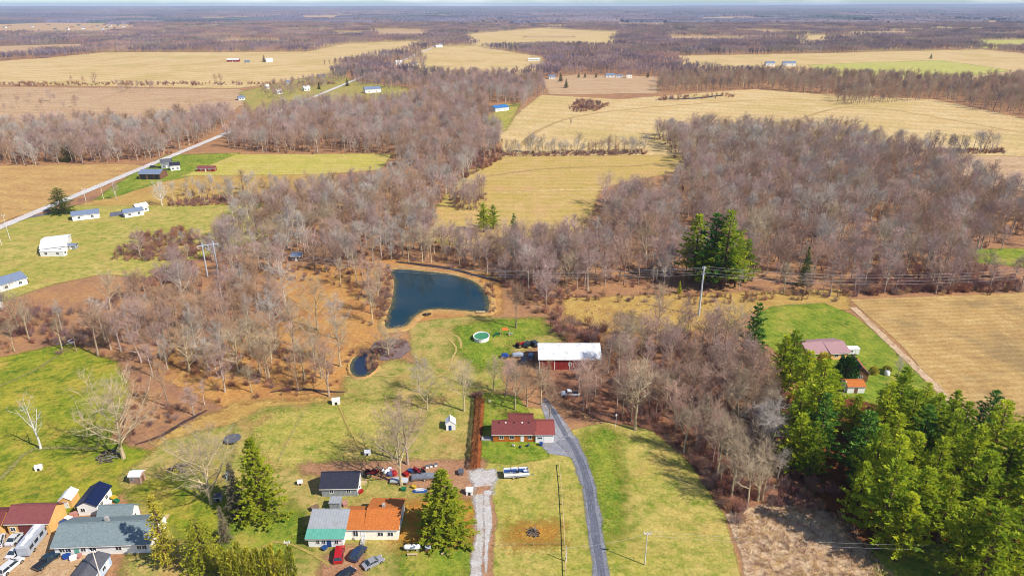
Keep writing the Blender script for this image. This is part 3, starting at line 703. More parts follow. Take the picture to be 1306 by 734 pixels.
# ------------------------------------------------------------------ hand-placed bare trees: (base px, base py, top py, kind, tint, label)
BARE_POS = []      # ground positions already taken
def own(px, py, top, kind, tint, label, name='bare_tree', sxy=1.0, group='bare yard trees'):
    p = G(px, py); h = hfit(px, py, top); BARE_POS.append((p.x, p.y))
    return tag(put_tree(name, p.x, p.y, h, kind, tint, sxy=sxy), label, 'tree', group)
own(158, 584, 484, WIDE, 'tan', 'broad many-stemmed bare tree beside the brush heap at the creek')
own(52, 572, 500, SPARSE, 'silver', 'pale dead tree with few branches standing on the left lawn', sxy=.9)
own(270, 642, 552, WIDE, 'tan', 'wide bare tree left of the bright conical spruce')
own(512, 618, 520, BT[2], 'tan', 'bare tree growing out of the junk row behind the orange-roofed house')
own(520, 592, 508, BT[6], 'reddish', 'reddish bare tree behind the junk row')
own(658, 418, 352, BT[3], 'brown', 'lone slender bare tree on the bank right of the large pond')
own(592, 524, 455, BT[0], 'tan', 'bare tree just left of the red mulch strip')
own(545, 522, 468, BT[2], 'tan', 'bare tree above the small white shed with red roof trim')
own(534, 500, 452, BT[4], 'grey', 'bare tree where the garden path starts', )
own(657, 522, 458, BT[0], 'tan', 'bare tree behind the left end of the maroon-roofed house')
own(672, 518, 462, BT[2], 'brown', 'bare tree behind the middle of the maroon-roofed house')
own(690, 516, 462, BT[1], 'tan', 'bare tree beside the top of the grey gravel drive')
own(645, 505, 455, BT[4], 'mauve', 'bare tree on the lawn below the blue-topped trailer')
own(630, 498, 450, BT[1], 'tan', 'slim bare tree on the lawn left of the barn wood')
own(700, 545, 480, BT[3], 'brown', 'slender bare tree at the drive bend behind the maroon garage')
own(810, 548, 450, BT[1], 'tan', 'bare tree at the near corner of the wood above the right lawn')
own(495, 452, 418, WIDE, 'tan', 'squat spreading bare tree in the grey marsh by the small pond', sxy=1.5)
own(420, 505, 430, BT[2], 'reddish', 'reddish bare tree at the creek below the small pond')
own(405, 420, 352, BT[2], 'tan', 'dark-limbed bare tree on the yellow slope left of the large pond')
own(430, 432, 372, BT[0], 'grey', 'grey bare tree on the slope just right of the dark-limbed one')
own(207, 262, 232, WIDE, 'silver', 'pale bare tree right of the white farmhouses', sxy=.8)
own(149, 255, 230, BT[3], 'mauve', 'small bare tree beside the road behind the dark round spruce')
own(275, 108, 94, BT[2], 'brown', 'pair-like bare tree alone at the edge of the far golden field')
own(282, 108, 93, BT[0], 'brown', 'right one of two bare trees at the edge of the far golden field')
own(728, 160, 150, BT[5], 'dark grey', 'tiny lone bare tree in the middle of the golden field')
own(122, 108, 92, BT[2], 'brown', 'bare tree in the far hedge left of the field corner')
own(107, 108, 96, BT[0], 'brown', 'second bare tree from the left in the far hedge')
own(92, 108, 95, BT[3], 'brown', 'leftmost bare tree in the far hedge')
own(840, 412, 360, BT[2], 'tan', 'bare tree alone in the dry clearing left of the steel pole')
own(1258, 345, 318, BT[2], 'dark grey', 'dark bare tree in front of the small green field at right')
own(1145, 480, 452, BT[5], 'grey', 'small bare tree on the field edge beside the yellow shrubs')

# ------------------------------------------------------------------ woods: outline px, m2 per tree, height range, tints, where
WOODS = [
 ('in the wood at the left edge above the bright lawn', [(-40,420),(60,415),(120,425),(150,440),(160,462),(100,448),(0,452),(-40,460)], 48, (13,18), 'tan tan grey brown'),
 ('in the wood between the left lawn and the creek', [(120,425),(200,405),(260,385),(300,380),(330,410),(300,440),(290,500),(300,516),(225,535),(205,515),(190,480),(160,462)], 40, (12,18), 'tan grey brown mauve reddish'),
 ('on the orange leaf floor left of the small pond', [(300,380),(340,370),(390,385),(385,430),(440,470),(440,492),(400,500),(300,512),(290,470),(330,410)], 58, (13,19), 'tan brown grey reddish'),
 ('on the shore left of the large pond', [(430,345),(488,350),(492,375),(484,410),(470,415),(455,385),(425,365)], 80, (11,16), 'tan reddish grey'),
 ('in the wood above the left slope', [(195,360),(255,335),(290,300),(340,330),(430,335),(420,350),(330,350),(300,380),(200,405),(130,395)], 42, (11,16), 'grey brown mauve tan'),
 ('in the grey wood between road fields and pond', [(285,285),(330,258),(430,246),(520,235),(560,268),(556,305),(520,332),(470,345),(420,338),(340,330),(280,340)], 38, (13,17), 'grey mauve brown grey tan'),
 ('in the belt left of the road fields', [(215,243),(410,240),(430,248),(300,262),(215,258)], 75, (9,14), 'tan grey brown'),
 ('in the wood along the far side of the country road', [(-40,172),(200,162),(270,152),(300,150),(270,176),(200,203),(168,207),(-40,214)], 50, (15,20), 'mauve brown grey reddish mauve'),
 ('in the great wood behind the yellow meadow', [(300,166),(345,147),(400,141),(470,138),(520,132),(555,120),(694,120),(662,140),(636,168),(638,197),(605,215),(560,265),(530,240),(505,205),(500,196),(330,195),(290,188)], 54, (15,20), 'mauve grey mauve reddish brown grey'),
 ('in the wood behind the blue-roofed white house', [(450,104),(540,99),(690,101),(694,119),(560,119),(520,114),(460,112)], 80, (14,18), 'mauve dark_grey mauve brown'),
 ('in the tree row along the golden field', [(640,194),(770,192),(825,192),(825,197),(640,199)], 24, (9,15), 'tan grey brown'),
 ('in the big wood behind the steel pole', [(835,172),(900,167),(1000,171),(1100,182),(1190,203),(1255,240),(1330,262),(1330,318),(1240,322),(1245,348),(1330,360),(1330,371),(1085,378),(1035,380),(900,372),(830,368),(740,372),(660,368),(640,345),(660,332),(748,312),(775,300),(795,270),(862,238),(872,212)], 42, (14,19), 'mauve grey brown mauve reddish grey tan'),
 ('in the row on the right field edge', [(1178,192),(1270,190),(1272,195),(1178,198)], 36, (13,17), 'brown dark_grey grey'),
 ('in the wood right of the red barn', [(772,440),(790,425),(935,418),(955,450),(985,520),(990,560),(930,585),(925,640),(890,600),(850,560),(815,546),(760,535),(735,520),(742,480),(775,470)], 27, (11,17), 'reddish tan reddish brown reddish mauve'),
 ('at the foot of the wood beside the pines', [(915,545),(985,520),(1012,585),(1008,625),(965,650),(925,640)], 30, (12,17), 'tan grey mauve tan'),
 ('in front of the red barn', [(690,474),(770,472),(740,510),(735,525),(716,515),(690,500)], 110, (8,11), 'reddish tan brown'),
 ('along the creek behind the pond', [(520,330),(545,312),(640,312),(745,308),(745,360),(700,388),(690,398),(650,366),(610,346),(520,337)], 36, (12,17), 'brown mauve tan'),
 ('in the wood behind the right golden field', [(838,103),(1000,96),(1060,100),(1180,106),(1330,104),(1330,155),(1190,128),(1075,136),(1060,122),(960,114),(875,118),(840,117)], 85, (15,20), 'brown reddish tan brown dark_grey'),
 ('in the hedge between the far left fields', [(-40,130),(60,128),(128,133),(60,142),(-40,145)], 420, (9,16), 'brown mauve'),
 ('in the hedge left of the far houses', [(150,112),(205,111),(205,117),(150,118)], 120, (9,13), 'mauve brown'),
 ('around the far hamlet', [(330,116),(420,97),(440,104),(345,130)], 95, (8,13), 'mauve reddish brown'),
 ('in the clump right of the central meadow', [(768,262),(815,252),(830,285),(778,297)], 42, (15,19), 'tan mauve brown'),
 ('above the red brush on the left meadow', [(160,302),(280,300),(262,335),(180,332)], 130, (7,12), 'mauve tan grey'),
 ('at the left edge of the central meadow', [(566,248),(600,234),(622,248),(612,268),(576,270)], 45, (10,15), 'grey mauve brown'),
 ('along the far road', [(500,76),(545,72),(545,88),(490,90)], 350, (14,19), 'mauve brown'),
]
pool = []
for wi, (where, poly, dens, hr, tints) in enumerate(WOODS):
    P = [G(*p) for p in poly]; X = [p.x for p in P]; Y = [p.y for p in P]
    step = math.sqrt(dens); nx = int((max(X)-min(X))/step)+1; ny = int((max(Y)-min(Y))/step)+1
    gx, gy = np.meshgrid(min(X)+step*np.arange(nx), min(Y)+step*np.arange(ny))
    gx = gx+rng.uniform(-.48, .48, gx.shape)*step; gy = gy+rng.uniform(-.48, .48, gy.shape)*step
    ok = inpoly(gx, gy, P)
    tl = tints.split()
    for x, y in zip(gx[ok], gy[ok]):
        px, py = PX(x, y)
        if not (-30 < px < 1336): continue
        if any((x-a)**2+(y-b)**2 < 10 for a, b in BARE_POS): continue
        if 255 < px < 290 and 346 < py < 392: continue      # the pylon stands free
        if 622 < px < 662 and 132 < py < 166: continue      # the blue-roofed house stands in its own yard
        if px > 1226 and 322 < py < 368 and random.random() < .8: continue      # open view to the small green field
        if noise.noise((x/16, y/16, 21))+.6*noise.noise((x/45, y/40, 12)) < -.44: continue
        nv = noise.noise((x/45, y/45, 9)); k = tl[int((nv*.9+.5+random.uniform(-.25, .25))*len(tl)) % len(tl)].replace('_', ' ')
        h = random.uniform(*hr)*(1+.12*noise.noise((x/30, y/30, 2)))*random.choice((1, 1, .92, .7, .55, 1.1, 1.15))
        pool.append((math.hypot(x, y), x, y, h, k, wi))
pool.sort(key=lambda t: t[0]-8*t[3])
NEAR = 270
# landmarks that the labels of single woodland trees refer to
LM = [('the red barn', G(727,462)), ('the white pickup', G(727,503)), ('the large pond', G(555,375)), ('the small pond', G(462,468)), ('the maroon-roofed house', G(660,555)),
      ('the two-legged pylon', G(272,350)), ('the steel power pole', G(891,392)), ('the marsh', G(497,446)), ('the left junk heap', G(100,430)), ('the pines', G(975,500)),
      ('the brush heap', G(140,580)), ('the right lawn corner', G(800,550)), ('the reed bed', G(950,650)), ('the round pool', G(614,427)), ('the left-edge houses', G(10,360))]
ORD = ['nearest', 'second nearest', 'third nearest', 'fourth nearest', 'fifth nearest', 'sixth nearest', 'seventh nearest', 'eighth nearest', 'ninth nearest', 'tenth nearest', 'eleventh nearest', 'twelfth nearest', 'thirteenth nearest', 'fourteenth nearest', 'fifteenth nearest', 'sixteenth nearest', 'seventeenth nearest', 'eighteenth nearest']
cnt = {}
near = []
for t in pool[:NEAR]:
    p = Vector((t[1], t[2], 0)); li = min(range(len(LM)), key=lambda i: (LM[i][1]-p).length); d = (LM[li][1]-p).length
    near.append((d, li, t))
near.sort(key=lambda q: q[0])
for d, li, t in near:
    _, x, y, h, k, wi = t
    dx, dy = x-LM[li][1].x, y-LM[li][1].y
    side = ('right of' if dx > 0 else 'left of') if abs(dx) > abs(dy) else ('behind' if dy > 0 else 'in front of')
    key = (li, side, k); c = cnt[key] = cnt.get(key, 0)+1
    kind = BT[(int(x*7+y*3)) % len(BT)]
    o = put_tree('bare_tree', x, y, h, kind, k, sxy=random.uniform(.85, 1.2))
    where = WOODS[wi][0]
    lab = f'bare {k} tree, {ORD[c-1]} of its colour {side} {LM[li][0]}' if c <= 18 else f'bare {k} tree farther off {side} {LM[li][0]}'
    tag(o, lab, 'tree', f'bare {k} trees {side} {LM[li][0]}')
WM = {(k, j): bark_mat(f'wood_{k}_{j}', (TRUNKC, TINT)[j][k]) for k in TINT for j in (0, 1)}
protos = []
for i in range(30):
    k = ('mauve', 'grey', 'reddish', 'tan', 'brown', 'dark grey')[i % 6]; t, c = BT[(i*7+i//6) % len(BT)]
    protos.append(proto('wood_tree_%02d' % i, recolor(joined('wood_tree', (t, c)), (WM[k, 0], WM[k, 1]))))
def pidx(k, x): return ('mauve', 'grey', 'reddish', 'tan', 'brown', 'dark grey').index(k)+6*(int(abs(x)*13) % 5)
scatter('wood', [(x, y, 0, h/15, random.uniform(0, 6.28), pidx(k, x)) for _, x, y, h, k, wi in pool[NEAR:]], protos, 'leafless grey and mauve woodland filling the middle distance', 'wood')

# ------------------------------------------------------------------ undergrowth in the woods and thickets at their edges
TH = [([(860,560),(925,600),(960,660),(935,672),(900,620)], 3.0, 1.2), ([(920,590),(1010,570),(1075,640),(1040,655),(960,645)], 4.5, 1.0), ([(700,405),(770,418),(780,440),(730,440),(700,425)], 6, 1.4),
      ([(640,345),(720,372),(720,410),(690,405),(650,375)], 9, 1.0), ([(130,395),(195,345),(250,335),(250,355),(200,365)], 9, 1.2), ([(0,395),(130,395),(170,440),(60,428),(0,430)], 9, 1.1),
      ([(660,372),(900,376),(1080,372),(1080,380),(880,390),(660,382)], 11, .8), ([(1100,352),(1240,340),(1300,360),(1300,372),(1090,378)], 7, 1.3), ([(215,258),(300,252),(420,250),(430,258),(300,262),(215,264)], 4, .9),
      ([(640,196),(825,194),(825,198),(640,200)], 6, .8), ([(1180,193),(1275,191),(1285,196),(1180,199)], 10, 1.2), ([(725,140),(738,128),(760,130),(780,134),(760,142),(735,144)], 16, 1.5),
      ([(570,245),(600,235),(625,250),(610,268),(575,270)], 22, .8), ([(780,450),(930,440),(960,520),(900,600),(820,545),(770,530)], 9, 1.0), ([(140,510),(230,520),(225,540),(170,560),(150,540)], 10, .7),
      ([(300,430),(440,460),(430,500),(300,510),(210,500),(200,450)], 26, .8), ([(165,300),(230,292),(280,310),(250,330),(200,335),(140,332)], 4.5, .9), ([(600,195),(640,190),(640,205),(590,230)], 12, 1.3),
      ([(476,440),(500,433),(520,437),(520,448),(498,458),(478,456)], 3, .6), ([(604,500),(614,500),(612,508),(604,508)], .8, .7), ([(300,345),(420,335),(500,338),(430,355),(330,365)], 20, .8), ([(430,350),(490,350),(496,400),(470,410)], 18, 1.0),
      ([(-40,106),(430,106),(430,109),(-40,110)], 60, 1.4), ([(840,124),(935,121),(935,125),(840,129)], 60, 1.5), ([(60,420),(130,424),(150,440),(60,440)], 5, .9), ([(464,452),(482,446),(486,468),(470,476)], 1.6, .7), ([(444,452),(462,446),(470,452),(452,462)], 2.5, .6), ([(484,345),(500,340),(502,375),(494,415),(484,412)], 3.5, .8), ([(600,352),(628,366),(634,398),(624,402),(618,372)], 4, .7)]
pts = []
for poly, dens, s in TH:
    P = [G(*p) for p in poly]; X = [p.x for p in P]; Y = [p.y for p in P]
    n = int((max(X)-min(X))*(max(Y)-min(Y))/dens); n = min(n, 9000)
    x = rng.uniform(min(X), max(X), n); y = rng.uniform(min(Y), max(Y), n); ok = inpoly(x, y, P)
    for a, b in zip(x[ok], y[ok]): pts.append((a, b, 0, s*random.uniform(.6, 1.3), random.uniform(0, 6.28), int((noise.noise((a/12, b/12, 4))*.9+.5+random.uniform(-.2, .2))*9) % 9))
for _, x, y, h, k, wi in pool:
    if y < 620 and random.random() < .8:
        for q in range(2): pts.append((x+random.uniform(-4, 4), y+random.uniform(-4, 4), 0, random.uniform(.5, 1.1), random.uniform(0, 6.28), random.randrange(9)))
SC9 = [A(150,98,82,0.9), A(172,126,96,0.9), A(140,110,108,0.9), A(166,118,94,0.9), A(150,124,112,0.9), A(128,88,84,0.9), A(176,140,104,0.9), A(160,116,104,0.9), A(136,104,92,0.9)]
scatter('brush', pts, [proto('brush_%02d' % i, recolor(SHR[i % 3], (bark_mat('brush_twigs_%d' % i, SC9[i]),))) for i in range(9)], 'tangled reddish-brown brush under the trees and along wood edges', 'brush')

# ------------------------------------------------------------------ dead reeds in front of the pines and rough grass
def reed(seed, n=9, Ht=1.0):
    r = random.Random(seed); M = MB()
    for i in range(n):
        a = r.uniform(0, 6.28); p = Vector((r.uniform(-.4, .4), r.uniform(-.4, .4), 0)); M.spike(p, p+Vector((math.cos(a)*r.uniform(.2, .9), math.sin(a)*r.uniform(.2, .9), Ht*r.uniform(.3, .9))), .06)
    return M.mesh('reed', m_twig)
RD = [reed(1), reed(2, 12, .8), reed(3, 7, 1.3)]
pts = []
for poly, dens, s in (([(930,660),(985,642),(1075,657),(1138,735),(1130,750),(960,750),(948,705)], .55, .9), ([(1088,390),(1098,394),(1205,500),(1262,560),(1255,566),(1195,510)], 2.2, .6),
                      ([(492,420),(470,405),(480,350),(500,340),(620,355),(640,395),(620,402),(625,380),(600,358),(505,343),(500,385)], 3.5, .6), ([(735,390),(940,385),(935,415),(780,425)], 5, .9)):
    P = [G(*p) for p in poly]; X = [p.x for p in P]; Y = [p.y for p in P]; n = int((max(X)-min(X))*(max(Y)-min(Y))/dens)
    x = rng.uniform(min(X), max(X), n); y = rng.uniform(min(Y), max(Y), n); ok = inpoly(x, y, P)
    for a, b in zip(x[ok], y[ok]): pts.append((a, b, 0, s*random.uniform(.6, 1.4), random.uniform(0, 6.28), random.randrange(6)))
scatter('dry_reeds', pts, [proto('reed_%02d' % i, recolor(RD[i % 3], (bark_mat('reed_%d' % i, (A(214,184,146,0.85), A(200,160,118,0.85), A(224,198,160,0.85), A(190,150,120,0.85), A(212,176,110,0.85), A(170,134,116,0.85))[i]),))) for i in range(6)], 'pale flattened dead reeds and dry stalks in front of the pines', 'reeds')

# ------------------------------------------------------------------ far woods: groves, then canopy
gr = []
for s in range(6):
    r = random.Random(100+s); M = MB()
    for i in range(30):
        x, y, h = r.uniform(-26, 26), r.uniform(-26, 26), r.uniform(11, 18); M.tube((x, y, 0), (x, y, h*.6), .22, .1, 3, False)
        for k in range(46):
            o = Vector((x, y, h*r.uniform(.3, .75))); a = r.uniform(0, 6.28); d = Vector((math.cos(a), math.sin(a), r.uniform(.3, 1.6))).normalized(); M.spike(o, o+d*h*r.uniform(.2, .36), .13)
    gr.append(proto('grove_%02d' % s, M.mesh('grove', bark_mat('grove_%d' % s, (A(150,128,132,.95), A(162,138,128,.95), A(134,118,128,.9), A(164,134,126,.95), A(146,134,126,.95), A(116,104,118,.85))[s]))))
def in1(x, y, P):
    r = False; n = len(P)
    for i in range(n):
        x1, y1 = P[i]; x2, y2 = P[(i+1) % n]
        if (y1 > y) != (y2 > y) and x < (x2-x1)*(y-y1)/(y2-y1)+x1: r = not r
    return r
def in_far(px, py): return any(in1(px, py, P) for P in FAR)
WPOLY = [w[1] for w in WOODS[:]]
pts = []
y = 900.0
while y < 4300:
    st = 44 if y < 2600 else 50
    half = y*.86
    x = -half
    while x < half:
        X, Y = x+random.uniform(-9, 9), y+random.uniform(-9, 9); px, py = PX(X, Y)
        if -40 < px < 1346 and py < 104 and not in_far(px, py) and not any(in1(px, py, P) for P in WPOLY):
            if noise.noise((X/420, Y/260, 7)) > -.33 or py > 60: pts.append((X, Y, 0, random.uniform(.85, 1.15), random.uniform(0, 6.28), int((noise.noise((X/300, Y/300, 1))*.8+.5+random.uniform(-.2, .2))*6) % 6))
        x += st
    y += st
scatter('far_wood', pts, gr, 'far leafless woods between the distant fields', 'wood')
cp = []
for s in range(5):
    r = random.Random(200+s); n = 26; M = MB()
    for j in range(n+1):
        for i in range(n+1):
            u, v = i/n*2-1, j/n*2-1; ed = max(abs(u), abs(v))+.12*noise.noise((u*3, v*3, s)); z = r.uniform(7, 19) if ed < .93 else -.5
            M.v.append((u*165+r.uniform(-4, 4), v*165+r.uniform(-4, 4), z))
    M.f = [(j*(n+1)+i, j*(n+1)+i+1, (j+1)*(n+1)+i+1, (j+1)*(n+1)+i) for j in range(n) for i in range(n)]
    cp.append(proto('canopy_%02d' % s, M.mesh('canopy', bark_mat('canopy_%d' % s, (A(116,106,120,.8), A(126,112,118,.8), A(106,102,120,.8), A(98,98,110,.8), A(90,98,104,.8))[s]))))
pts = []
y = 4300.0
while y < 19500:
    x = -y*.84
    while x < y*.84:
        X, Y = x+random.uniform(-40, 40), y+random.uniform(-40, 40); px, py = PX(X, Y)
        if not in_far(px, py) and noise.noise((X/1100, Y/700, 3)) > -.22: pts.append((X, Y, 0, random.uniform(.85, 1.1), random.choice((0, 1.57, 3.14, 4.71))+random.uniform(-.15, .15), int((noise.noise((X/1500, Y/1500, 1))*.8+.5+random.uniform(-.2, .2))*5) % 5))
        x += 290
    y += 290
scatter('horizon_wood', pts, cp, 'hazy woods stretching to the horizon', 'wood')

# ------------------------------------------------------------------ evergreens
PG = 'pines beside the right-hand house'
put_conifer('pine_tree', 958, 462, hfit(958,462,386), PINE_D[0], 20, 'dark green pine standing alone at the lawn corner, left of the other pines', PG)
pine_xy = []
pl = [(1003,498,424),(1050,548,474),(1092,612,528),(1088,668,592),(1084,560,505),(1030,610,540),(1142,715,632),(1020,520,450),(992,500,430),(1035,560,462),(1010,575,498),(1040,585,505),(1012,600,530),(1118,575,490),(1135,560,480),(1150,580,500),(1105,640,545),(1125,660,560),(1118,700,590),(1150,640,555),
      (1165,600,520),(1180,580,505),(1180,650,560),(1160,690,600),(1200,610,525),(1215,590,515),(1225,640,545),(1235,680,580),(1255,610,515),(1250,570,500),(1270,640,545),(1290,600,530),(1300,650,560),(1285,690,600),(1195,690,610),(1215,740,640),(1245,755,650),
      (1275,745,640),(1305,730,630),(1318,690,590),(1140,540,470),(1170,550,490),(1318,620,540),(1205,560,500),(1130,605,530)]
for i, (a, b, t) in enumerate(pl):
    p = G(a, b); side = 'left cluster by the bare wood' if a < 1075 else ('front row beside the power pole' if b > 680 else ('middle of the grove' if b > 590 else 'back row by the orange-roofed sheds'))
    pine_xy.append((i, a, b, t, side))
rank = {}
for i, a, b, t, side in sorted(pine_xy, key=lambda q: q[1]):
    rank[side] = rank.get(side, 0)+1; o = ['first', 'second', 'third', 'fourth', 'fifth', 'sixth', 'seventh', 'eighth', 'ninth', 'tenth', 'eleventh', 'twelfth', 'thirteenth', 'fourteenth', 'fifteenth', 'sixteenth', 'seventeenth'][rank[side]-1]
    kind = PINE_D[i % 2] if (i % 9 == 2) else PINE[i % 4]
    put_conifer('pine_tree', a, b, hfit(a, b, t)*1.04, kind, 20, f'feathery green pine, {o} from the left in the {side}', PG, sxy=random.uniform(1.1, 1.45))
G2 = 'tall pines behind the steel pole'
for a, b, t, k, lab in ((905,366,272,PINE_D[0],'tall dark pine in the middle of the clump behind the steel pole'), (921,368,268,PINE[1],'tallest bright pine of the clump behind the steel pole'), (937,366,302,PINE[2],'right pine of the clump behind the steel pole'),
                        (948,360,305,PINE[0],'small outermost right pine of the clump behind the steel pole'), (893,368,318,PINE[3],'short bright pine just right of the steel pole'), (884,356,272,PINE[2],'thin leftmost pine of the clump behind the steel pole')):
    put_conifer('pine_tree', a, b, hfit(a, b, t), k, 20, lab, G2, sxy=1.35)
put_conifer('spruce_tree', 1024, 364, hfit(1024,364,314), SPR_D[0], 18, 'dark conical spruce alone in the wood right of the tall pines', sxy=.8)
put_conifer('spruce_tree', 866, 374, hfit(866,374,358), SPRUCE[0], 18, 'small green spruce left of the steel pole', sxy=1.1)
put_conifer('spruce_tree', 335, 658, hfit(335,658,558), SPRUCE[0], 18, 'big bright conical spruce on the lawn left of the navy-roofed house', sxy=1.35)
put_conifer('spruce_tree', 567, 684, hfit(567,684,598), SPRUCE[1], 18, 'broad green spruce right of the orange-roofed house', sxy=1.75)
put_conifer('dead_spruce', 304, 658, hfit(304,658,590), DEADC, 16, 'grey dead spruce touching the big bright spruce on its left')
put_conifer('dead_spruce', 288, 690, hfit(288,690,645), DEADC, 16, 'short grey dead spruce right of the yellow-green juniper')
put_conifer('larch_tree', 214, 722, hfit(214,722,632), LARCH, 20, 'thin yellow-green larch right of the grey-roofed house')
put_conifer('juniper_tree', 262, 726, hfit(264,722,656), JUNI, 18, 'broad yellow-green juniper between the larch and the hedge', sxy=1.15)
put_conifer('spruce_tree', 80, 272, hfit(80,272,239), JUNI_D, 18, 'dark bushy spruce beside the country road at the white farmhouses', sxy=1.75)
put_conifer('spruce_tree', 88, 206, hfit(88,206,184), JUNI_D, 18, 'small olive-green evergreen at the front of the roadside wood', sxy=1.5)
put_conifer('spruce_tree', 617, 296, hfit(617,298,260), PINE[1], 20, 'left green pine at the near edge of the central meadow', sxy=1.5)
put_conifer('spruce_tree', 629, 292, hfit(629,292,261), PINE[0], 20, 'right green pine at the near edge of the central meadow', sxy=1.4)
put_conifer('spruce_tree', 655, 308, hfit(655,308,272), PINE_D[1], 20, 'thin dark pine on the central meadow', sxy=.95)
put_conifer('spruce_tree', 600, 306, hfit(600,306,290), PINE_D[0], 20, 'small dark pine left of the meadow pines', sxy=.8)
for i in range(9):
    p = G(290+i*10.6, 748); e = thing('arborvitae', f'columnar arborvitae, {["first","second","third","fourth","fifth","sixth","seventh","eighth","ninth"][i]} from the left in the clipped row at the bottom edge', 'shrub', (p.x, p.y+random.uniform(-.3, .3), 0), random.uniform(0, 6), 'arborvitae row')
    s = hfit(330, 748, random.uniform(694, 702))/5.6; e.scale = (1.05, 1.05, s*random.uniform(.9, 1.08)); link('trunk', ARB[i % 2][0], e); link('crown', ARB[i % 2][1], e)
def bush(px, py, r, kind, label, hz=1.0):
    p = G(px, py); e = thing('round_shrub', label, 'shrub', (p.x, p.y, 0), random.uniform(0, 6)); e.scale = (r, r, r*hz); link('trunk', kind[0], e); link('crown', kind[1], e)
bush(1078, 484, 3.1, RB, 'dark clipped round evergreen in front of the pink-roofed house', 1.5)
bush(1050, 464, 2.0, RB_O, 'olive shrub at the wall of the pink-roofed house', 1.2)
bush(1114, 476, 1.3, RB_O, 'orange-leaved shrub beside the right-hand sheds', 1.1)
bush(1131, 474, 1.3, RB_O, 'second orange-leaved shrub behind the white tank')
# dark far conifers
for px, py, h, lab in ((337,79,13,'dark conifer beside the white farm house in the far field'), (407,114,9,'dark conifer at the right end of the far hamlet'), (452,92,14,'bright conifer where the far road meets the hamlet'), (443,110,11,'dark blue conifer at the far road bend'), (508,82,20,'tall dark conifer among the far farm trees'),
                       (492,86,9,'left end of the far dark conifer hedge'), (500,87,8,'middle of the far dark conifer hedge'), (715,104,13,'tall dark conifer left of the distant clearing'), (722,112,12,'near dark conifer left of the distant clearing'), (738,99,8,'first conifer in the row behind the distant clearing'), (746,99,8,'second conifer in the row behind the distant clearing'), (760,99,8,'third conifer in the row behind the distant clearing'), (826,99,9,'dark conifer right of the distant houses'), (1187,75,11,'tiny dark conifer on the far green field')):
    put_conifer('conifer_tree', px, py, h, SPR_D[0], 18, lab, 'far conifers', sxy=1.5)

lf_beech = leaf_mat('brown_beech_leaves', [A(136,80,54,.8), A(176,112,72,.8)], .25)
t = thing('beech_hedge', 'long rust-brown hedge between the play shed lawn and the maroon-roofed house', 'hedge'); a, b = G(611, 512), G(604, 600); r = random.Random(4); C = MB(); T = MB()
for i in range(3200):
    f = r.random(); c = a.lerp(b, f); u = r.uniform(-1, 1); z = r.uniform(.1, 1.9); w = .55+.1*math.sin(f*40)
    if r.random() < .45: z = 1.9+r.uniform(-.15, .12)+.12*math.sin(f*55)
    elif abs(u) < .7: u = math.copysign(r.uniform(.8, 1.05), u)
    tuft(C, Vector((c.x+u*w, c.y, z)), Vector((u, 0, .6)).normalized(), .34, .2, r, 1)
for i in range(36): c = a.lerp(b, i/35); T.tube((c.x, c.y, -.1), (c.x, c.y, 1.2), .04, .03, 4, False)
T.build('stem', m_pinebark, t); C.build('foliage', lf_beech, t)
# ================================================================== BUILDINGS
glass = mat('window_glass', (.03, .045, .06), .12, .3, 2, spec=.6)
trim = mat('white_trim', A(236,234,228,.9), .6, .06)
w_white = mat('white_siding', A(236,236,232,.9), .6, .05, 1.2, ribs=('Z', .2), bump=.25, dirt=A(214,212,204,.9))
w_cream = mat('cream_siding', A(250,244,224,.95), .7, .06, 1.2, ribs=('Z', .2), bump=.25)
w_tan = mat('tan_steel_siding', A(226,178,108,.9), .6, .06, 1.2, ribs=('X', .25), bump=.3)
w_grey = mat('grey_siding', A(166,172,176), .7, .06, 1.2, ribs=('X', .3), bump=.35)
w_blue = mat('pale_blue_siding', A(182,200,222,.9), .6, .06, 1.2, ribs=('Z', .2), bump=.25)
w_orange = mat('orange_cedar_wall', A(212,124,44), .75, .15, 1.5, ribs=('X', .25), bump=.3)
w_red = mat('barn_red_boards', A(158,52,46), .8, .15, 1.2, ribs=('X', .25), bump=.4, dirt=A(120,52,46))
w_brown = mat('brown_boards', A(140,100,72), .85, .15, 1.5, ribs=('X', .2), bump=.4)
w_pink = mat('weathered_pink_wall', A(206,168,150), .8, .12)
r_orange = mat('orange_shingles', A(218,128,60), .9, .22, 3.5, bump=.4, dirt=A(196,108,52))
r_maroon = mat('maroon_shingles', A(134,68,66), .85, .14, 2.5, bump=.25, dirt=A(120,66,68))
r_maroon2 = mat('maroon_steel_roof', A(148,84,84), .55, .08, 1.2, ribs=('X', .45), bump=.3)
r_red2 = mat('rose_shingles', A(160,82,76), .85, .12, 2.5, bump=.25)
r_navy = mat('charcoal_shingles', A(52,54,72), .8, .2, 2.5, bump=.25)
r_grey = mat('grey_green_shingles', A(136,152,156), .85, .12, 2.0, bump=.3, dirt=A(120,140,142))
r_steel = mat('galvanised_roof', A(178,182,188), .45, .08, 1.2, ribs=('X', .6), bump=.35, dirt=A(160,158,156))
r_teal = mat('teal_steel_roof', A(108,186,164), .5, .08, 1.2, ribs=('X', .6), bump=.35)
r_white = mat('white_steel_roof', A(214,216,220,.9), .45, .06, 1.2, ribs=('X', .9), bump=.4, dirt=A(178,176,176))
r_blue = mat('deep_blue_roof', A(16,36,80), .55, .12, 1.5, ribs=('X', .5), bump=.3)
r_bluegrey = mat('blue_grey_roof', A(132,148,176), .6, .1, 1.5, bump=.2)
r_dark = mat('dark_grey_roof', A(104,104,112), .7, .12, 2, ribs=('X', 1.2), bump=.2)
r_pink = mat('dusty_pink_roof', A(190,150,152), .8, .1, 2, bump=.2)
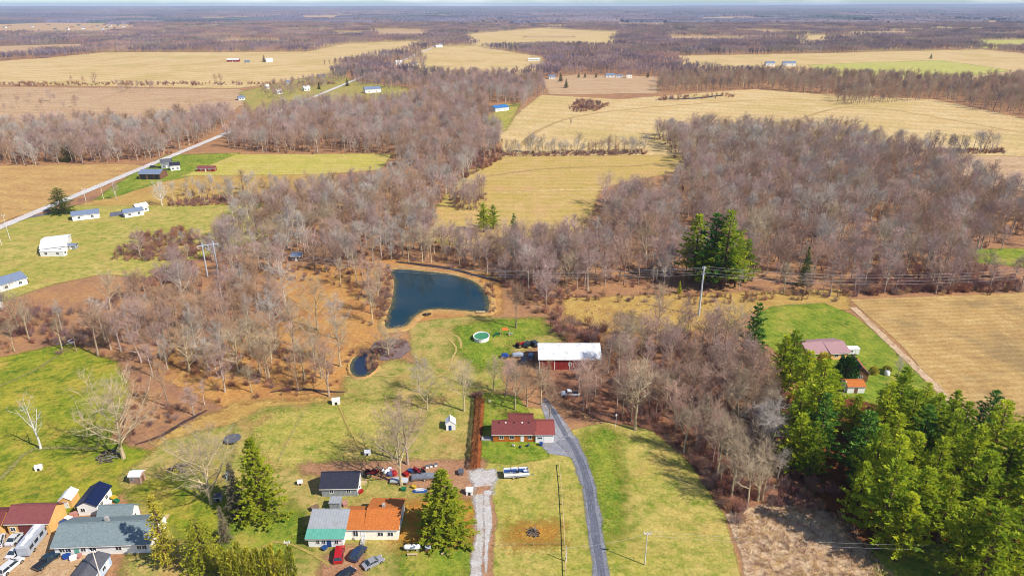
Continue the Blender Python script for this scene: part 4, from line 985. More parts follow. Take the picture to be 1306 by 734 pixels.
r_brown = mat('brown_shingles', A(132,104,92), .85, .12, 2, bump=.2)
r_whiteplain = mat('white_roof', A(240,240,242,.9), .5, .04)
metal = mat('grey_metal', A(150,152,158), .4, .1, 2, metal=.6)
galv = mat('galvanised_steel', A(206,214,224,.85), .45, .08, 1, metal=.3)
wood = mat('weathered_wood', A(150,124,98), .9, .2, 2)
palewood = mat('new_lumber', A(222,196,150), .85, .12, 2)
rubber = mat('rubber', (.02, .02, .022), .8)
concrete = mat('concrete', A(196,192,186), .9, .1, 1)
tarp_blue = mat('blue_tarp', A(40,84,168), .5, .15, 2)
red_paint = mat('red_paint', A(178,34,36), .4, .1, 2)
black_paint = mat('black_paint', (.02, .02, .025), .4)
green_plastic = mat('green_plastic', A(40,130,84), .5, .1)
white_paint = mat('white_paint', A(238,238,236,.9), .4, .05)
blue_paint = mat('blue_paint', A(44,84,150), .4, .1)
orange_paint = mat('orange_paint', A(232,120,44), .5, .1)

def block(root, x0, x1, y0, y1, h, rise, wm, rm, ridge=.5, oh=.4, axis='x', feats=(), base=0.0, lower=None):
    """one gabled volume: walls with gables, two roof slabs with thickness, windows and doors proud of the walls"""
    M = MB()
    if axis == 'x':
        a0, a1, b0, b1 = x0, x1, y0, y1; T = lambda a, b, z: (a, b, z)
    else:
        a0, a1, b0, b1 = y0, y1, x0, x1; T = lambda a, b, z: (b, a, z)
    rb = b0+(b1-b0)*ridge; top = h+rise
    vs = [T(a, b, z) for a in (a0, a1) for b, z in ((b0, base), (b1, base), (b1, h), (rb, top), (b0, h))]
    M.add(vs, [(0,1,2,3,4), (9,8,7,6,5), (0,4,9,5), (1,6,7,2), (4,3,8,9), (3,2,7,8)])
    M.build('wall', wm, root)
    th = .14
    def slab(be, bz, s):
        d = Vector((be-rb, bz-top)); L = d.length; d /= L; n = Vector((-d.y, d.x)) if d.x > 0 else Vector((d.y, -d.x))
        e = Vector((be, bz))+d*oh; r0 = Vector((rb, top))
        lo = [r0+n*.02, e+n*.02, e+n*(.02+th), r0+n*(.02+th)]
        m = MB(); m.add([T(a, p.x, p.y) for a in (a0-oh, a1+oh) for p in lo], [(0,1,2,3), (7,6,5,4), (0,4,5,1), (1,5,6,2), (2,6,7,3), (3,7,4,0)])
        return m
    if rise > .05:
        f = slab(b0, h, -1).build('roof', rm, root); slab(b1, h, 1).build('roof', rm, root)
        c = MB(); p0, p1 = T(a0-oh, rb-.16, top+.14), T(a1+oh, rb+.16, top+.22)
        c.box(min(p0[0], p1[0]), max(p0[0], p1[0]), min(p0[1], p1[1]), max(p0[1], p1[1]), top+.10, top+.2).build('ridge_cap', rm, root)
        # fascia board under the front eave
        sl = rise/(rb-b0); q0, q1 = T(a0-oh+.03, b0-oh+.02, 0), T(a1+oh-.03, b0-oh+.06, 0)
        MB().box(min(q0[0], q1[0]), max(q0[0], q1[0]), min(q0[1], q1[1]), max(q0[1], q1[1]), h-oh*sl-.16, h-oh*sl+.0).build('fascia', trim, root)
    else:
        MB().box(x0-oh, x1+oh, y0-oh, y1+oh, h+.01, h+.18).build('roof', rm, root)
    for ft in feats:
        kind, side, u, z, w, hh = ft[:6]; m = ft[6] if len(ft) > 6 else None
        def face(du0, du1, z0, z1, d0, d1):
            if side == 'f': return (du0, du1, y0-d1, y0-d0, z0, z1)
            if side == 'b': return (du0, du1, y1+d0, y1+d1, z0, z1)
            if side == 'r': return (x1+d0, x1+d1, du0, du1, z0, z1)
            return (x0-d1, x0-d0, du0, du1, z0, z1)
        if kind == 'win':
            o = MB().box(*face(u-w/2, u+w/2, z, z+hh, .002, .03)).build('window', glass, root); fr = MB(); t = .09
            for q in ((u-w/2-t, u-w/2, z-t, z+hh+t), (u+w/2, u+w/2+t, z-t, z+hh+t), (u-w/2, u+w/2, z+hh, z+hh+t), (u-w/2, u+w/2, z-t, z)): fr.box(*face(*q, .003, .07))
            fr.box(*face(u-.03, u+.03, z, z+hh, .031, .05)); fr.build('frame', m or trim, o)
        else:
            o = MB().box(*face(u-w/2, u+w/2, z+.02, z+hh, .003, .06)).build('door' if kind == 'door' else 'garage_door', m or trim, root)
            if kind == 'door': MB().box(*face(u+w*.32, u+w*.4, z+hh*.45, z+hh*.52, .061, .12)).build('handle', metal, o)
            else:
                for k in range(1, 4): MB().box(*face(u-w/2+.05, u+w/2-.05, z+hh*k/4-.03, z+hh*k/4+.03, .061, .08)).build('panel', m or trim, o)
def fit(fl, fr, back, h):
    a, b = G(*fl), G(*fr); d = b-a; L = d.length; d /= L; n = Vector((-d.y, d.x, 0)); W = (G(*back, h)-a).dot(n)
    c = a+d*L/2; return c, math.atan2(d.y, d.x), L, W
def bthing(name, label, fl, fr, back, h, cat='house', group=None):
    c, rz, L, W = fit(fl, fr, back, h); return thing(name, label, cat, (c.x, c.y, 0), rz, group), L, W

# orange-roofed house
t, L, W = bthing('house', 'cream house with a bright orange shingle roof', (441,688), (508,688), (490,636), 3.2)
print('orange house', L, W)
xs_ = -L/2+L*.40
block(t, xs_, L/2, 0, W, 3.2, 1.7, w_cream, r_orange, .45, feats=[('win','f',L*.17,1.2,1.1,1.0), ('win','f',L*.36,1.2,1.1,1.0), ('win','r',W*.5,1.2,1.2,1.1)])
block(t, -L/2, xs_-.003, 0.003, W*.72, 3.2, 1.3, w_cream, r_orange, .6, feats=[('win','f',-L*.30,1.1,1.0,1.5), ('door','f',-L*.16,.2,.95,2.1,w_white)])
MB().box(L*.15, L*.2, W*.5, W*.58, 4.2, 5.6).build('chimney', concrete, t)
MB().box(-L*.2, -L*.12, -1.6, -.01, 0, .5).build('step', concrete, t)
# garage with teal band
t, L, W = bthing('garage', 'white garage with grey steel roof ending in a teal band', (394,697), (438,697), (420,650), 3.0, 'garage')
print('garage', L, W)
block(t, -L/2, L/2, 0, W, 2.7, 2.0, w_white, r_steel, .78, .5, feats=[('win','f',-L*.22,.9,.7,1.1), ('win','f',-L*.05,.9,.7,1.1), ('door','f',L*.1,.05,.95,2.0,blue_paint), ('win','f',L*.32,.9,.7,1.1)])
sl = 2.0/(W*.78); yb = W*.22
M = MB(); z0 = 2.7-.55*sl+.19; z1 = 2.7+yb*sl+.19
M.add([(-L/2-.52,-.55,z0),(L/2+.52,-.55,z0),(L/2+.52,yb,z1),(-L/2-.52,yb,z1),(-L/2-.52,-.55,z0+.05),(L/2+.52,-.55,z0+.05),(L/2+.52,yb,z1+.05),(-L/2-.52,yb,z1+.05)], [(0,3,2,1),(4,5,6,7),(0,1,5,4),(1,2,6,5),(2,3,7,6),(3,0,4,7)])
M.build('roof_band', r_teal, t)
t2, L2, W2 = bthing('lean_to_shed', 'low grey flat-roofed shed behind the teal-banded garage', (421,651), (434,651), (428,641), 2.2, 'shed')
block(t2, -L2/2, L2/2, 0, max(2.2, W2), 2.2, 0, w_grey, r_steel, oh=.15, feats=[('door','l',1.1,0,.8,1.9)])
# navy-roofed house
t, L, W = bthing('house', 'grey house with dark navy roof and white gable behind the garage', (411,633), (456,632), (430,602), 2.8)
print('navy', L, W)
block(t, -L/2, L/2, 0, W, 2.8, 2.0, w_grey, r_navy, .55, .45, feats=[('win','f',-L*.22,1.1,.9,.9), ('win','f',L*.26,1.1,.9,.9), ('door','r',W*.35,.1,.9,2.0)])
MB().box(L/2+.05, L/2+.1, .2, W-.2, 0, 2.6).build('gable_panel', trim, t)
MB().tube((L*.2, W*.3, 3.6), (L*.2, W*.3, 4.3), .09, .09, 8).build('vent_pipe', metal, t)
# grey-roofed big house at left
t, L, W = bthing('house', 'large white house with grey-green roof at the bottom left', (72,709), (193,704), (186,657), 2.9)
print('big grey', L, W)
block(t, -L/2, L/2, 0, W, 2.9, 2.1, w_white, r_grey, .5, .5, feats=[('win','f',-L*.42,1.1,1.2,1.1), ('win','f',-L*.36,1.1,1.2,1.1), ('door','f',-L*.27,.1,1.0,2.1,r_teal), ('win','f',-L*.2,1.1,1.0,1.2), ('win','f',L*.17,1.1,1.2,1.1), ('win','f',L*.39,1.1,1.0,1.1), ('win','f',L*.44,1.1,1.0,1.1), ('win','f',-L*.1,1.1,1.4,1.1)])
block(t, -L*.24, L*.12, W+.003, W*1.45, 2.9, 1.7, w_white, r_grey, .5, .35, feats=[('win','r',W*1.2,1.1,1.0,1.0)])
MB().box(-L*.05, -L*.01, W*.55, W*.62, 4.4, 5.9).build('chimney', concrete, t)
MB().box(L*.34, L*.46, W+.1, W+3.4, 0, .45).build('deck', palewood, t)
# trailer house in front
t, L, W = bthing('mobile_home', 'long pale blue mobile home with dark roof at the bottom left edge', (93,752), (121,752), (139,706), 3.0, 'mobile home')
print('mobile', L, W)
block(t, -L/2, L/2, 0, W, 2.8, .7, w_blue, r_dark, .5, .2, axis='y', base=.35, feats=[('win','r',W*.3,1.3,1.1,.9), ('win','r',W*.6,1.3,1.1,.9), ('door','r',W*.8,.5,.9,2.0)])
# maroon garage at the far left
t, L, W = bthing('workshop', 'tan steel workshop with maroon roof at the left edge', (13,682), (66,681), (82,641), 3.6, 'garage')
print('workshop', L, W)
block(t, -L/2, L/2, 0, W, 3.6, 1.9, w_tan, r_maroon2, .55, .45, feats=[('garage','f',-L*.08,0,3.0,2.7,r_maroon), ('garage','f',L*.26,0,3.0,2.7,r_maroon), ('win','f',-L*.38,1.2,1.0,1.0)])
t, L, W = bthing('shed', 'maroon-roofed tan shed cut off by the left picture edge', (-26,684), (4,683), (16,646), 3.2, 'shed')
block(t, -L/2, L/2, 0, W, 3.0, 1.5, w_tan, r_maroon, .5, .35, feats=[('garage','f',0,0,2.4,2.2,w_brown)])
t, L, W = bthing('storage_shed', 'small shed with bright white roof behind the tan workshop', (78,648), (93,647), (101,627), 2.3, 'shed')
block(t, -L/2, L/2, 0, max(3.5, W), 2.3, .9, w_tan, r_whiteplain, .5, .2, axis='y', feats=[('door','f',0,0,1.2,1.9)])
t, L, W = bthing('house', 'narrow house with deep blue roof behind the large grey-roofed house', (101,657), (126,656), (145,619), 2.9)
print('blue roof', L, W)
block(t, -L/2, L/2, 0, W, 2.8, 1.2, w_white, r_blue, .5, .35, axis='y', feats=[('win','f',-1.0,1.1,.9,1.0), ('win','r',W*.3,1.1,1.0,1.0), ('win','r',W*.65,1.1,1.0,1.0), ('door','r',W*.48,.1,.9,2.0)])
t, L, W = bthing('garden_shed', 'little pink-walled shed with white roof on the lawn left of the wide bare tree', (166,617), (180,617), (182,602), 2.2, 'shed')
block(t, -L/2, L/2, 0, max(2.4, W), 2.3, .5, w_pink, r_whiteplain, .5, .2, feats=[('door','r',1.2,0,.9,1.8,w_brown), ('win','f',-.5,1.1,.6,.6)])
# maroon-roofed house
t, L, W = bthing('house', 'house with maroon shingle roof and orange front wall beside the grey drive', (629,563), (682,563), (660,536), 2.8)
print('maroon', L, W)
block(t, -L/2, L/2, 0, W, 2.7, 1.8, w_orange, r_maroon, .55, .45, feats=[('win','f',-L*.3,1.0,1.1,1.0), ('win','f',-L*.05,1.0,1.1,1.0), ('door','f',L*.2,.1,.95,2.0,w_white), ('win','f',L*.38,1.0,.9,1.0)])
block(t, -L*.12, L*.46, W+.003, W*1.5, 2.7, 1.3, w_orange, r_maroon, .5, .3)
for k, u in enumerate((-.36, -.2, .0, .2, .36)): MB().box(L*u-.2, L*u+.2, W*.42, W*.48, 3.9, 4.5).build('roof_vent', (black_paint, trim)[k % 2], t)
MB().box(-L/2-3.2, -L/2-.1, .4, 1.9, 0, .5).build('porch', concrete, t)
t, L, W = bthing('garage', 'white garage with rose shingle roof joined to the maroon-roofed house', (683,564), (706,564), (695,535), 2.7, 'garage')
block(t, -L/2, L/2, 0, W, 2.7, 1.2, w_white, r_red2, .6, .35, feats=[('garage','f',L*.2,0,2.6,2.2), ('win','f',-L*.25,1.2,1.1,.6), ('garage','r',W*.35,0,2.6,2.2)])
# red barn
t, L, W = bthing('barn', 'long red barn with white steel roof at the edge of the bare wood', (688,471), (765,471), (740,438), 4.2, 'barn')
print('barn', L, W)
block(t, -L/2, L/2, 0, W, 4.0, 2.3, w_red, r_white, .6, .5, feats=[('door','f',-L*.3,0,3.2,3.0,w_red), ('door','f',L*.42,0,2.6,2.8,w_red), ('win','f',0,1.6,.9,.9), ('door','l',W*.4,0,3.0,3.0,trim)])
for u in (-.5, -.25, 0, .25, .5): MB().box(L*u-.1, L*u+.1, -.12, -.003, 0, 3.9).build('corner_post', trim, t)
# the shed with flag-coloured roof
p = G(575, 545); t = thing('play_shed', 'small white shed with red roof stripe and blue front on the middle lawn', 'shed', (p.x, p.y, 0), .1)
block(t, -1.3, 1.3, -1.3, 1.3, 2.0, 1.1, w_white, r_whiteplain, .5, .15, axis='y', feats=[('door','f',-.2,0,.8,1.6,blue_paint)])
MB().add([(-.1,.4,3.12),(1.4,.4,1.95),(1.4,1.4,1.95),(-.1,1.4,3.12),(-.1,.4,3.3),(1.4,.4,2.13),(1.4,1.4,2.13),(-.1,1.4,3.3)], [(0,3,2,1),(4,5,6,7),(0,1,5,4),(1,2,6,5),(2,3,7,6),(3,0,4,7)]).build('roof_stripe', red_paint, t)
# right-hand property
t, L, W = bthing('house', 'low house with dusty pink hipped roof on the green lawn at right', (1030,459), (1079,456), (1068,431), 2.8)
print('pink', L, W)
block(t, -L/2, L*.05, 0, W, 2.7, 1.6, w_tan, r_pink, .5, .6, feats=[('win','f',-L*.3,1,1.4,1.1)])
block(t, L*.05+.003, L/2, -.8, W, 2.7, 1.5, w_tan, r_pink, .5, .6, feats=[('win','f',L*.2,1,1.2,1.1), ('door','f',L*.35,.1,.9,2.0,w_brown)])
t, L, W = bthing('camper_trailer', 'small white camper beside the pink-roofed house', (1081,453), (1095,453), (1092,443), 2.4, 'camper')
block(t, -L/2, L/2, 0, max(2.2, W), 2.4, .15, w_white, r_whiteplain, .5, .1, base=.5, feats=[('win','f',-L*.2,1.3,.9,.6), ('door','f',L*.25,.6,.7,1.7)])
for s in (-.5, .5): MB().tube((s, -.05, .33), (s, .2, .33), .33, .33, 12).build('wheel', rubber, t)
t, L, W = bthing('house', 'brown house with orange ridge boards behind the round evergreen', (1086,486), (1106,487), (1108,462), 3.0)
block(t, -L/2, L/2, 0, max(5, W), 3.0, 2.2, w_brown, r_brown, .5, .35, axis='y', feats=[('win','f',0,1.2,1.0,1.0)])
MB().box(L*.12, L*.2, .2, max(5, W)-.2, 4.55, 4.75).build('ridge_board', orange_paint, t)
t, L, W = bthing('shed', 'white shed with an orange roof among the pines', (1080,501), (1102,501), (1096,483), 2.4, 'shed')
block(t, -L/2, L/2, 0, max(3, W), 2.3, 1.0, w_white, r_orange, .5, .25, feats=[('door','f',0,0,1.0,1.9,w_brown)])
# left middle distance
def simple(name, label, fl, fr, back, h, rise, wm, rm, cat='house', axis='x', feats=None, minW=5, oh=.4, group=None):
    t, L, W = bthing(name, label, fl, fr, back, h, cat, group); W = max(minW, min(W, 30))
    ft = feats(L, W) if feats else [('win','f',-L*.25,1.0,1.2,1.1), ('win','f',L*.25,1.0,1.2,1.1), ('door','f',0,.1,1.0,2.0), ('win','r',W*.5,1.0,1.2,1.1)]
    block(t, -L/2, L/2, 0, W, h, rise, wm, rm, .5, oh, axis=axis, feats=ft); return t
simple('house', 'white house with pale pink roof on the left meadow', (53,325), (86,321), (80,300), 3.2, 1.6, w_white, r_whiteplain)
simple('camper_trailer', 'white trailer parked in front of the pale-roofed house', (52,327), (82,327), (80,318), 2.6, .3, w_white, r_whiteplain, 'trailer', minW=2.6, oh=.1)
simple('pickup_canopy', 'small blue-grey car shelter beside the pale-roofed house', (85,318), (96,318), (95,312), 2.0, .5, w_grey, r_bluegrey, 'shed', minW=3)
simple('house', 'white ranch house with blue-grey roof by the dark road spruce', (93,282), (127,278), (128,267), 3.0, 1.4, w_white, r_bluegrey)
simple('garage', 'white garage with blue-grey roof right of the ranch house', (160,278), (184,274), (186,264), 2.8, 1.3, w_white, r_bluegrey, 'garage')
simple('house', 'wing with white gable at the right end of the white garage', (176,272), (190,269), (190,261), 3.2, 1.5, w_white, r_whiteplain)
simple('barn', 'open-fronted pole barn with blue-grey roof beside the country road', (178,229), (205,229), (208,217), 4.0, 1.8, w_brown, r_bluegrey, 'barn', feats=lambda L, W: [('door','f',-L*.3,0,4,3.2,black_paint), ('door','f',L*.05,0,4,3.2,black_paint), ('door','f',L*.34,0,3.4,3.2,black_paint)])  # black door panels stand in for the shade inside the open bays
simple('house', 'grey farmhouse with dark roof behind the pole barn', (206,215), (220,214), (222,205), 4.2, 2.0, w_grey, r_dark)
simple('house', 'white gabled house right of the grey farmhouse', (218,218), (230,217), (230,209), 3.8, 1.6, w_white, r_navy)
simple('shed', 'low red shed on the green lawn by the road', (252,219), (273,219), (272,213), 2.6, 1.0, w_red, r_maroon2, 'shed')
simple('house', 'house with blue-grey roof and white end at the left edge', (0,373), (36,362), (36,344), 3.0, 1.8, w_white, r_bluegrey)
simple('house', 'grey-roofed house end cut off by the left edge below the other', (-30,400), (5,392), (5,376), 3.0, 1.5, w_white, r_dark)
simple('cabin', 'blue-grey hut hidden among trees above the pond slope', (372,333), (384,333), (384,325), 2.5, 1.0, w_brown, r_bluegrey, 'hut')
# far houses
FARH = [('long red barn with white roof in the far golden field',288,79,306,79,8,4,2,w_red,r_white,'barn'), ('white house beside the dark conifer in the far field',338,80,350,79,9,5,2.5,w_white,r_whiteplain,'house'), ('small grey outbuilding right of the far red barn',312,80,318,80,5,3,1.5,w_grey,r_bluegrey,'shed'),
 ('white house alone left of the far hamlet',302,129,315,127,10,3.2,1.6,w_white,r_bluegrey,'house'), ('white house at the front of the far hamlet',350,122,364,119,10,4,2,w_white,r_whiteplain,'house'), ('white gabled house behind the hamlet trees',363,109,373,107,9,4,2,w_white,r_bluegrey,'house'), ('white house at the right of the hamlet',386,117,398,115,10,4,2,w_white,r_whiteplain,'house'), ('tiny white house left in the hamlet',337,114,345,113,8,3.5,1.6,w_white,r_whiteplain,'house'),
 ('grey barn above the hamlet lawn',404,101,418,99,10,4,2,w_grey,r_bluegrey,'barn'), ('blue-roofed white house in front of the grey wood',466,119,486,118,11,5,2.5,w_white,r_bluegrey,'house'), ('white barn left of the far bright conifer',453,80,465,80,9,4,2,w_white,r_whiteplain,'barn'), ('pink-roofed barn left of the far farm trees',479,76,489,76,8,4,1.8,w_pink,r_pink,'barn'), ('white farmhouse under the tall dark conifer',504,83,514,82,9,5,2.5,w_white,r_whiteplain,'house'), ('small white house right of the far farm',524,83,532,83,8,3.4,1.5,w_white,r_bluegrey,'house'), ('white shed beside the far road top',553,61,568,60,8,4,1.6,w_white,r_whiteplain,'shed'),
 ('white house with bright blue roof at the golden field corner',632,143,649,141,12,4,2.2,w_white,mat('bright_blue_roof', A(70,130,196), .5, .1),'house'), ('blue-white house left of the distant clearing',700,101,708,101,9,4,2,w_white,r_bluegrey,'house'), ('grey-roofed white house in the distant clearing',773,99,784,99,9,4,2,w_white,r_bluegrey,'house'), ('small white garage in the distant clearing',786,99,794,99,7,3,1.2,w_white,r_bluegrey,'garage'), ('cream gabled house right in the distant clearing',799,100,806,100,8,6,2.5,w_cream,r_brown,'house'),
 ('white farmhouse with grey roof left of the far green field',977,84,988,84,10,5,2.5,w_white,r_bluegrey,'house'), ('grey barn with white end left of the far green field',998,84,1016,84,10,5,3,w_white,r_bluegrey,'barn'), ('white sheds by the field behind the centre wood',672,78,690,78,8,4,1.5,w_white,r_whiteplain,'shed'), ('white warehouse on the skyline clearing right of centre',816,33,830,33,14,8,2,w_white,r_whiteplain,'warehouse'), ('long white industrial hall in the far right woods',935,27,948,27,20,9,2,w_white,r_whiteplain,'warehouse')]
for k, (lab, x0, y0, x1, y1, dep, hh, rs, wm, rm, cat) in enumerate(FARH):
    a, b = G(x0, y0), G(x1, y1); d = b-a; L = min(d.length, 24); c = a+d/2; rz = math.atan2(d.y, d.x)
    if abs(rz) > .9: rz = .5*math.copysign(1, rz); L = abs(d.x)
    t = thing('farm_building' if cat in ('barn', 'shed', 'warehouse') else cat, lab, cat, (c.x, c.y, 0), rz)
    block(t, -L/2, L/2, 0, dep, hh, rs, wm, rm, .5, .5, feats=[('win','f',-L*.25,1.2,1.4,1.3), ('win','f',L*.2,1.2,1.4,1.3), ('door','f',-L*.02,.1,1.2,2.1)])
# the little town far left
tl = [(5,36),(12,34),(40,35),(62,33),(85,38),(92,36),(100,33),(106,37),(118,36),(124,34),(130,38),(136,36),(140,34),(146,37),(150,33),(158,35),(165,33),(172,35),(133,33),(70,38),(30,40)]
ORDS = 'first second third fourth fifth sixth seventh eighth ninth tenth eleventh twelfth thirteenth fourteenth fifteenth sixteenth seventeenth eighteenth nineteenth twentieth twenty-first'.split()
for k, (px, py) in enumerate(sorted(tl)):
    p = G(px, py); t = thing('house', f'tiny pale house, {ORDS[k]} from the left in the far settlement', 'house', (p.x, p.y, 0), random.choice((0, .4, -.3)), 'houses of the far settlement')
    Lh = random.uniform(11, 18); block(t, -Lh/2, Lh/2, 0, 9, 4, 2.2, (w_white, w_pink, w_grey)[k % 3], (r_bluegrey, r_brown, r_dark)[k % 3], .5, .5)

# ================================================================== VEHICLES
def paint(key, c): return mat(key, c, .28, .04, 1, spec=.5, coat=.6)
lamp_m = mat('lamp_lens', (.7, .7, .68), .2); tail_m = mat('tail_lens', (.4, .02, .02), .3); chrome = mat('chrome', (.6, .6, .62), .2, metal=1)
def wheel(root, x, y, r, w=.22):
    s = 1 if y > 0 else -1
    o = MB().tube((x, y-w/2, r), (x, y+w/2, r), r, r, 14).build('wheel', rubber, root)
    MB().tube((x, y+s*(w/2+.002), r), (x, y+s*(w/2+.02), r), r*.6, r*.55, 10).build('rim', chrome, o)
def hd(x0, y0, x1, y1): d = G(x1, y1)-G(x0, y0); return math.degrees(math.atan2(d.y, d.x))
def car(name, label, px, py, ang, col, kind='sedan', cat='car', L=4.7, W=1.85):
    p = G(px, py); t = thing(name, label, cat, (p.x, p.y, 0), R(ang)); b = L/2
    if kind == 'sedan':
        low = [(-b,.35),(-b+.05,.85),(-b+.9,.95),(-.2,.98),(b-1.3,.92),(b-.2,.75),(b,.5),(b-.05,.3),(b-.5,.25),(-b+.4,.25)]; cab = [(-b+.75,.94),(-b+1.45,1.42),(.35,1.45),(b-1.25,.92)]
    elif kind == 'suv':
        low = [(-b,.4),(-b,1.0),(-b+.3,1.1),(b-1.2,1.08),(b-.15,.92),(b,.6),(b-.05,.38),(-b+.3,.32)]; cab = [(-b+.08,1.08),(-b+.4,1.72),(.5,1.75),(b-1.15,1.08)]
    elif kind == 'pickup':
        low = [(-b,.5),(-b,1.05),(-.35,1.05),(-.35,1.1),(b-1.5,1.1),(b-.15,.98),(b,.65),(b-.05,.42),(-b+.3,.4)]; cab = [(-.55,1.09),(-.35,1.75),(.8,1.78),(b-1.4,1.09)]
    bm = bmesh.new(); M = MB().prism(low, -W/2, W/2); me = M.mesh('body', paint(name+str(col), col))
    bm.from_mesh(me); bmesh.ops.bevel(bm, geom=bm.edges[:], offset=.07, segments=2, affect='EDGES', profile=.6); bm.to_mesh(me); bm.free(); body = link('body', me, t)
    # greenhouse: glass volume narrowing upward, roof panel above
    cx = [c[0] for c in cab]; z0, z1 = cab[0][1], cab[1][1]; wt = W/2-.22
    G_ = MB().add([(cx[0],-W/2+.06,z0),(cx[3],-W/2+.06,z0),(cx[2],-wt,z1),(cx[1],-wt,z1),(cx[0],W/2-.06,z0),(cx[3],W/2-.06,z0),(cx[2],wt,z1),(cx[1],wt,z1)], [(0,1,2,3),(7,6,5,4),(0,4,5,1),(1,5,6,2),(2,6,7,3),(3,7,4,0)])
    G_.build('window', glass, t)
    MB().box(cx[1]-.04, cx[2]+.04, -wt-.03, wt+.03, z1-.02, z1+.05).build('roof', me.materials[0], t)
    for sgn in (-1, 1):
        pil = MB()
        for f in (0, .46, 1):
            xb = cx[0]+(cx[3]-cx[0])*f; xt = cx[1]+(cx[2]-cx[1])*f; pil.tube((xb, sgn*(W/2-.05), z0), (xt, sgn*(wt+.01), z1), .05, .045, 4)
        pil.build('pillar', me.materials[0], t)
    if kind == 'pickup': MB().box(-b+.12, -.6, -W/2+.14, W/2-.14, 1.06, 1.075).build('bed_liner', black_paint, t)
    r = .34 if kind == 'sedan' else .39
    for x in (-b+.85, b-.9):
        for y in (-W/2+.06, W/2-.06): wheel(t, x, y, r)
    for y in (-W/2+.3, W/2-.3):
        MB().box(b-.1, b+.005, y-.18, y+.18, .6, .74).build('headlight', lamp_m, t); MB().box(-b-.005, -b+.08, y-.14, y+.14, .7, .86).build('tail_light', tail_m, t)
    for y in (-W/2-.08, W/2+.08): MB().box(cx[3]-.35, cx[3]-.2, y-.09, y+.09, z0+.02, z0+.18).build('mirror', me.materials[0], t)
    return t
car('pickup_truck', 'white pickup parked in the bare wood behind the maroon-roofed house', 727, 504, 180, A(240,242,244), 'pickup', 'pickup', 5.6, 1.95)
car('pickup_truck', 'red pickup parked in front of the teal-banded garage', 433, 709, hd(432,716,435,697), A(206,24,22), 'suv', 'pickup', 5.0, 1.95)
car('car', 'dark blue car with pale windshield surround right of the red pickup', 457, 708, hd(452,714,466,696), A(40,60,96), 'suv')
car('car', 'silver sedan parked askew in front of the orange-roofed house', 476, 719, hd(464,724,489,711), A(168,168,176), 'sedan')
car('car', 'dark navy car at the bottom edge below the red pickup', 441, 735, hd(432,740,448,726), A(24,34,56), 'sedan')
car('car', 'white car in front of the tan workshop beside the camper bus', 20, 688, hd(12,695,29,677), A(236,238,242), 'sedan')
car('car', 'dark blue car squeezed between white car and camper bus', 33, 691, hd(26,696,40,678), A(36,52,88), 'sedan')
car('car', 'white car cut by the left picture edge', 0, 692, hd(-3,700,4,675), A(236,238,242), 'suv')
car('car', 'small white car below the camper bus', 20, 706, hd(13,711,27,697), A(240,240,242), 'sedan', L=4.0)
car('car', 'white suv with dark windows at the bottom left corner', 15, 724, hd(2,734,30,711), A(240,240,242), 'suv', L=5.2)
car('pickup_truck', 'dark teal pickup on the sandy drive of the large grey-roofed house', 61, 717, hd(49,727,73,709), A(22,52,72), 'pickup', 'pickup', 5.5, 1.95)
car('car', 'dark car behind the pole barn beside the road', 196, 214, 20, A(40,40,46), 'suv')
# camper bus
p = G(47, 691); t = thing('camper_bus', 'long silver-grey camper bus in front of the tan workshop', 'camper', (p.x, p.y, 0), R(hd(33,708,62,671))); Lb = 9.6; Wb = 2.5
bm = bmesh.new(); me = MB().prism([(-Lb/2,.5),(-Lb/2,2.9),(-Lb/2+.3,3.1),(Lb/2-1.0,3.1),(Lb/2-.25,2.6),(Lb/2,1.6),(Lb/2,.5)], -Wb/2, Wb/2).mesh('body', mat('camper_grey', A(196,202,212), .4, .06, 1, dirt=A(180,184,190)))
bm.from_mesh(me); bmesh.ops.bevel(bm, geom=bm.edges[:], offset=.12, segments=2, affect='EDGES'); bm.to_mesh(me); bm.free(); link('body', me, t)
for s in (-1, 1):
    for x in (-3.4, -1.6, .4, 2.4): MB().box(x-.65, x+.65, s*(Wb/2)+(-.02 if s < 0 else 0.003), s*(Wb/2)+(-.003 if s < 0 else .02), 1.6, 2.4).build('window', glass, t)
    for x in (-2.8, 3.2): wheel(t, x, s*(Wb/2-.1), .45)
MB().box(-2.2, -1.2, -.5, .5, 3.1, 3.35).build('roof_vent', trim, t); MB().box(.8, 2.0, -.5, .5, 3.1, 3.4).build('air_conditioner', trim, t)
MB().add([(Lb/2-.22,-1,2.55),(Lb/2+.02,-1,1.65),(Lb/2+.02,1,1.65),(Lb/2-.22,1,2.55)], [(0,1,2,3)]).build('windshield', glass, t)
MB().box(-Lb/2+.4, Lb/2-.6, -.35, .35, 3.1, 3.13).build('roof_strip', r_whiteplain, t)

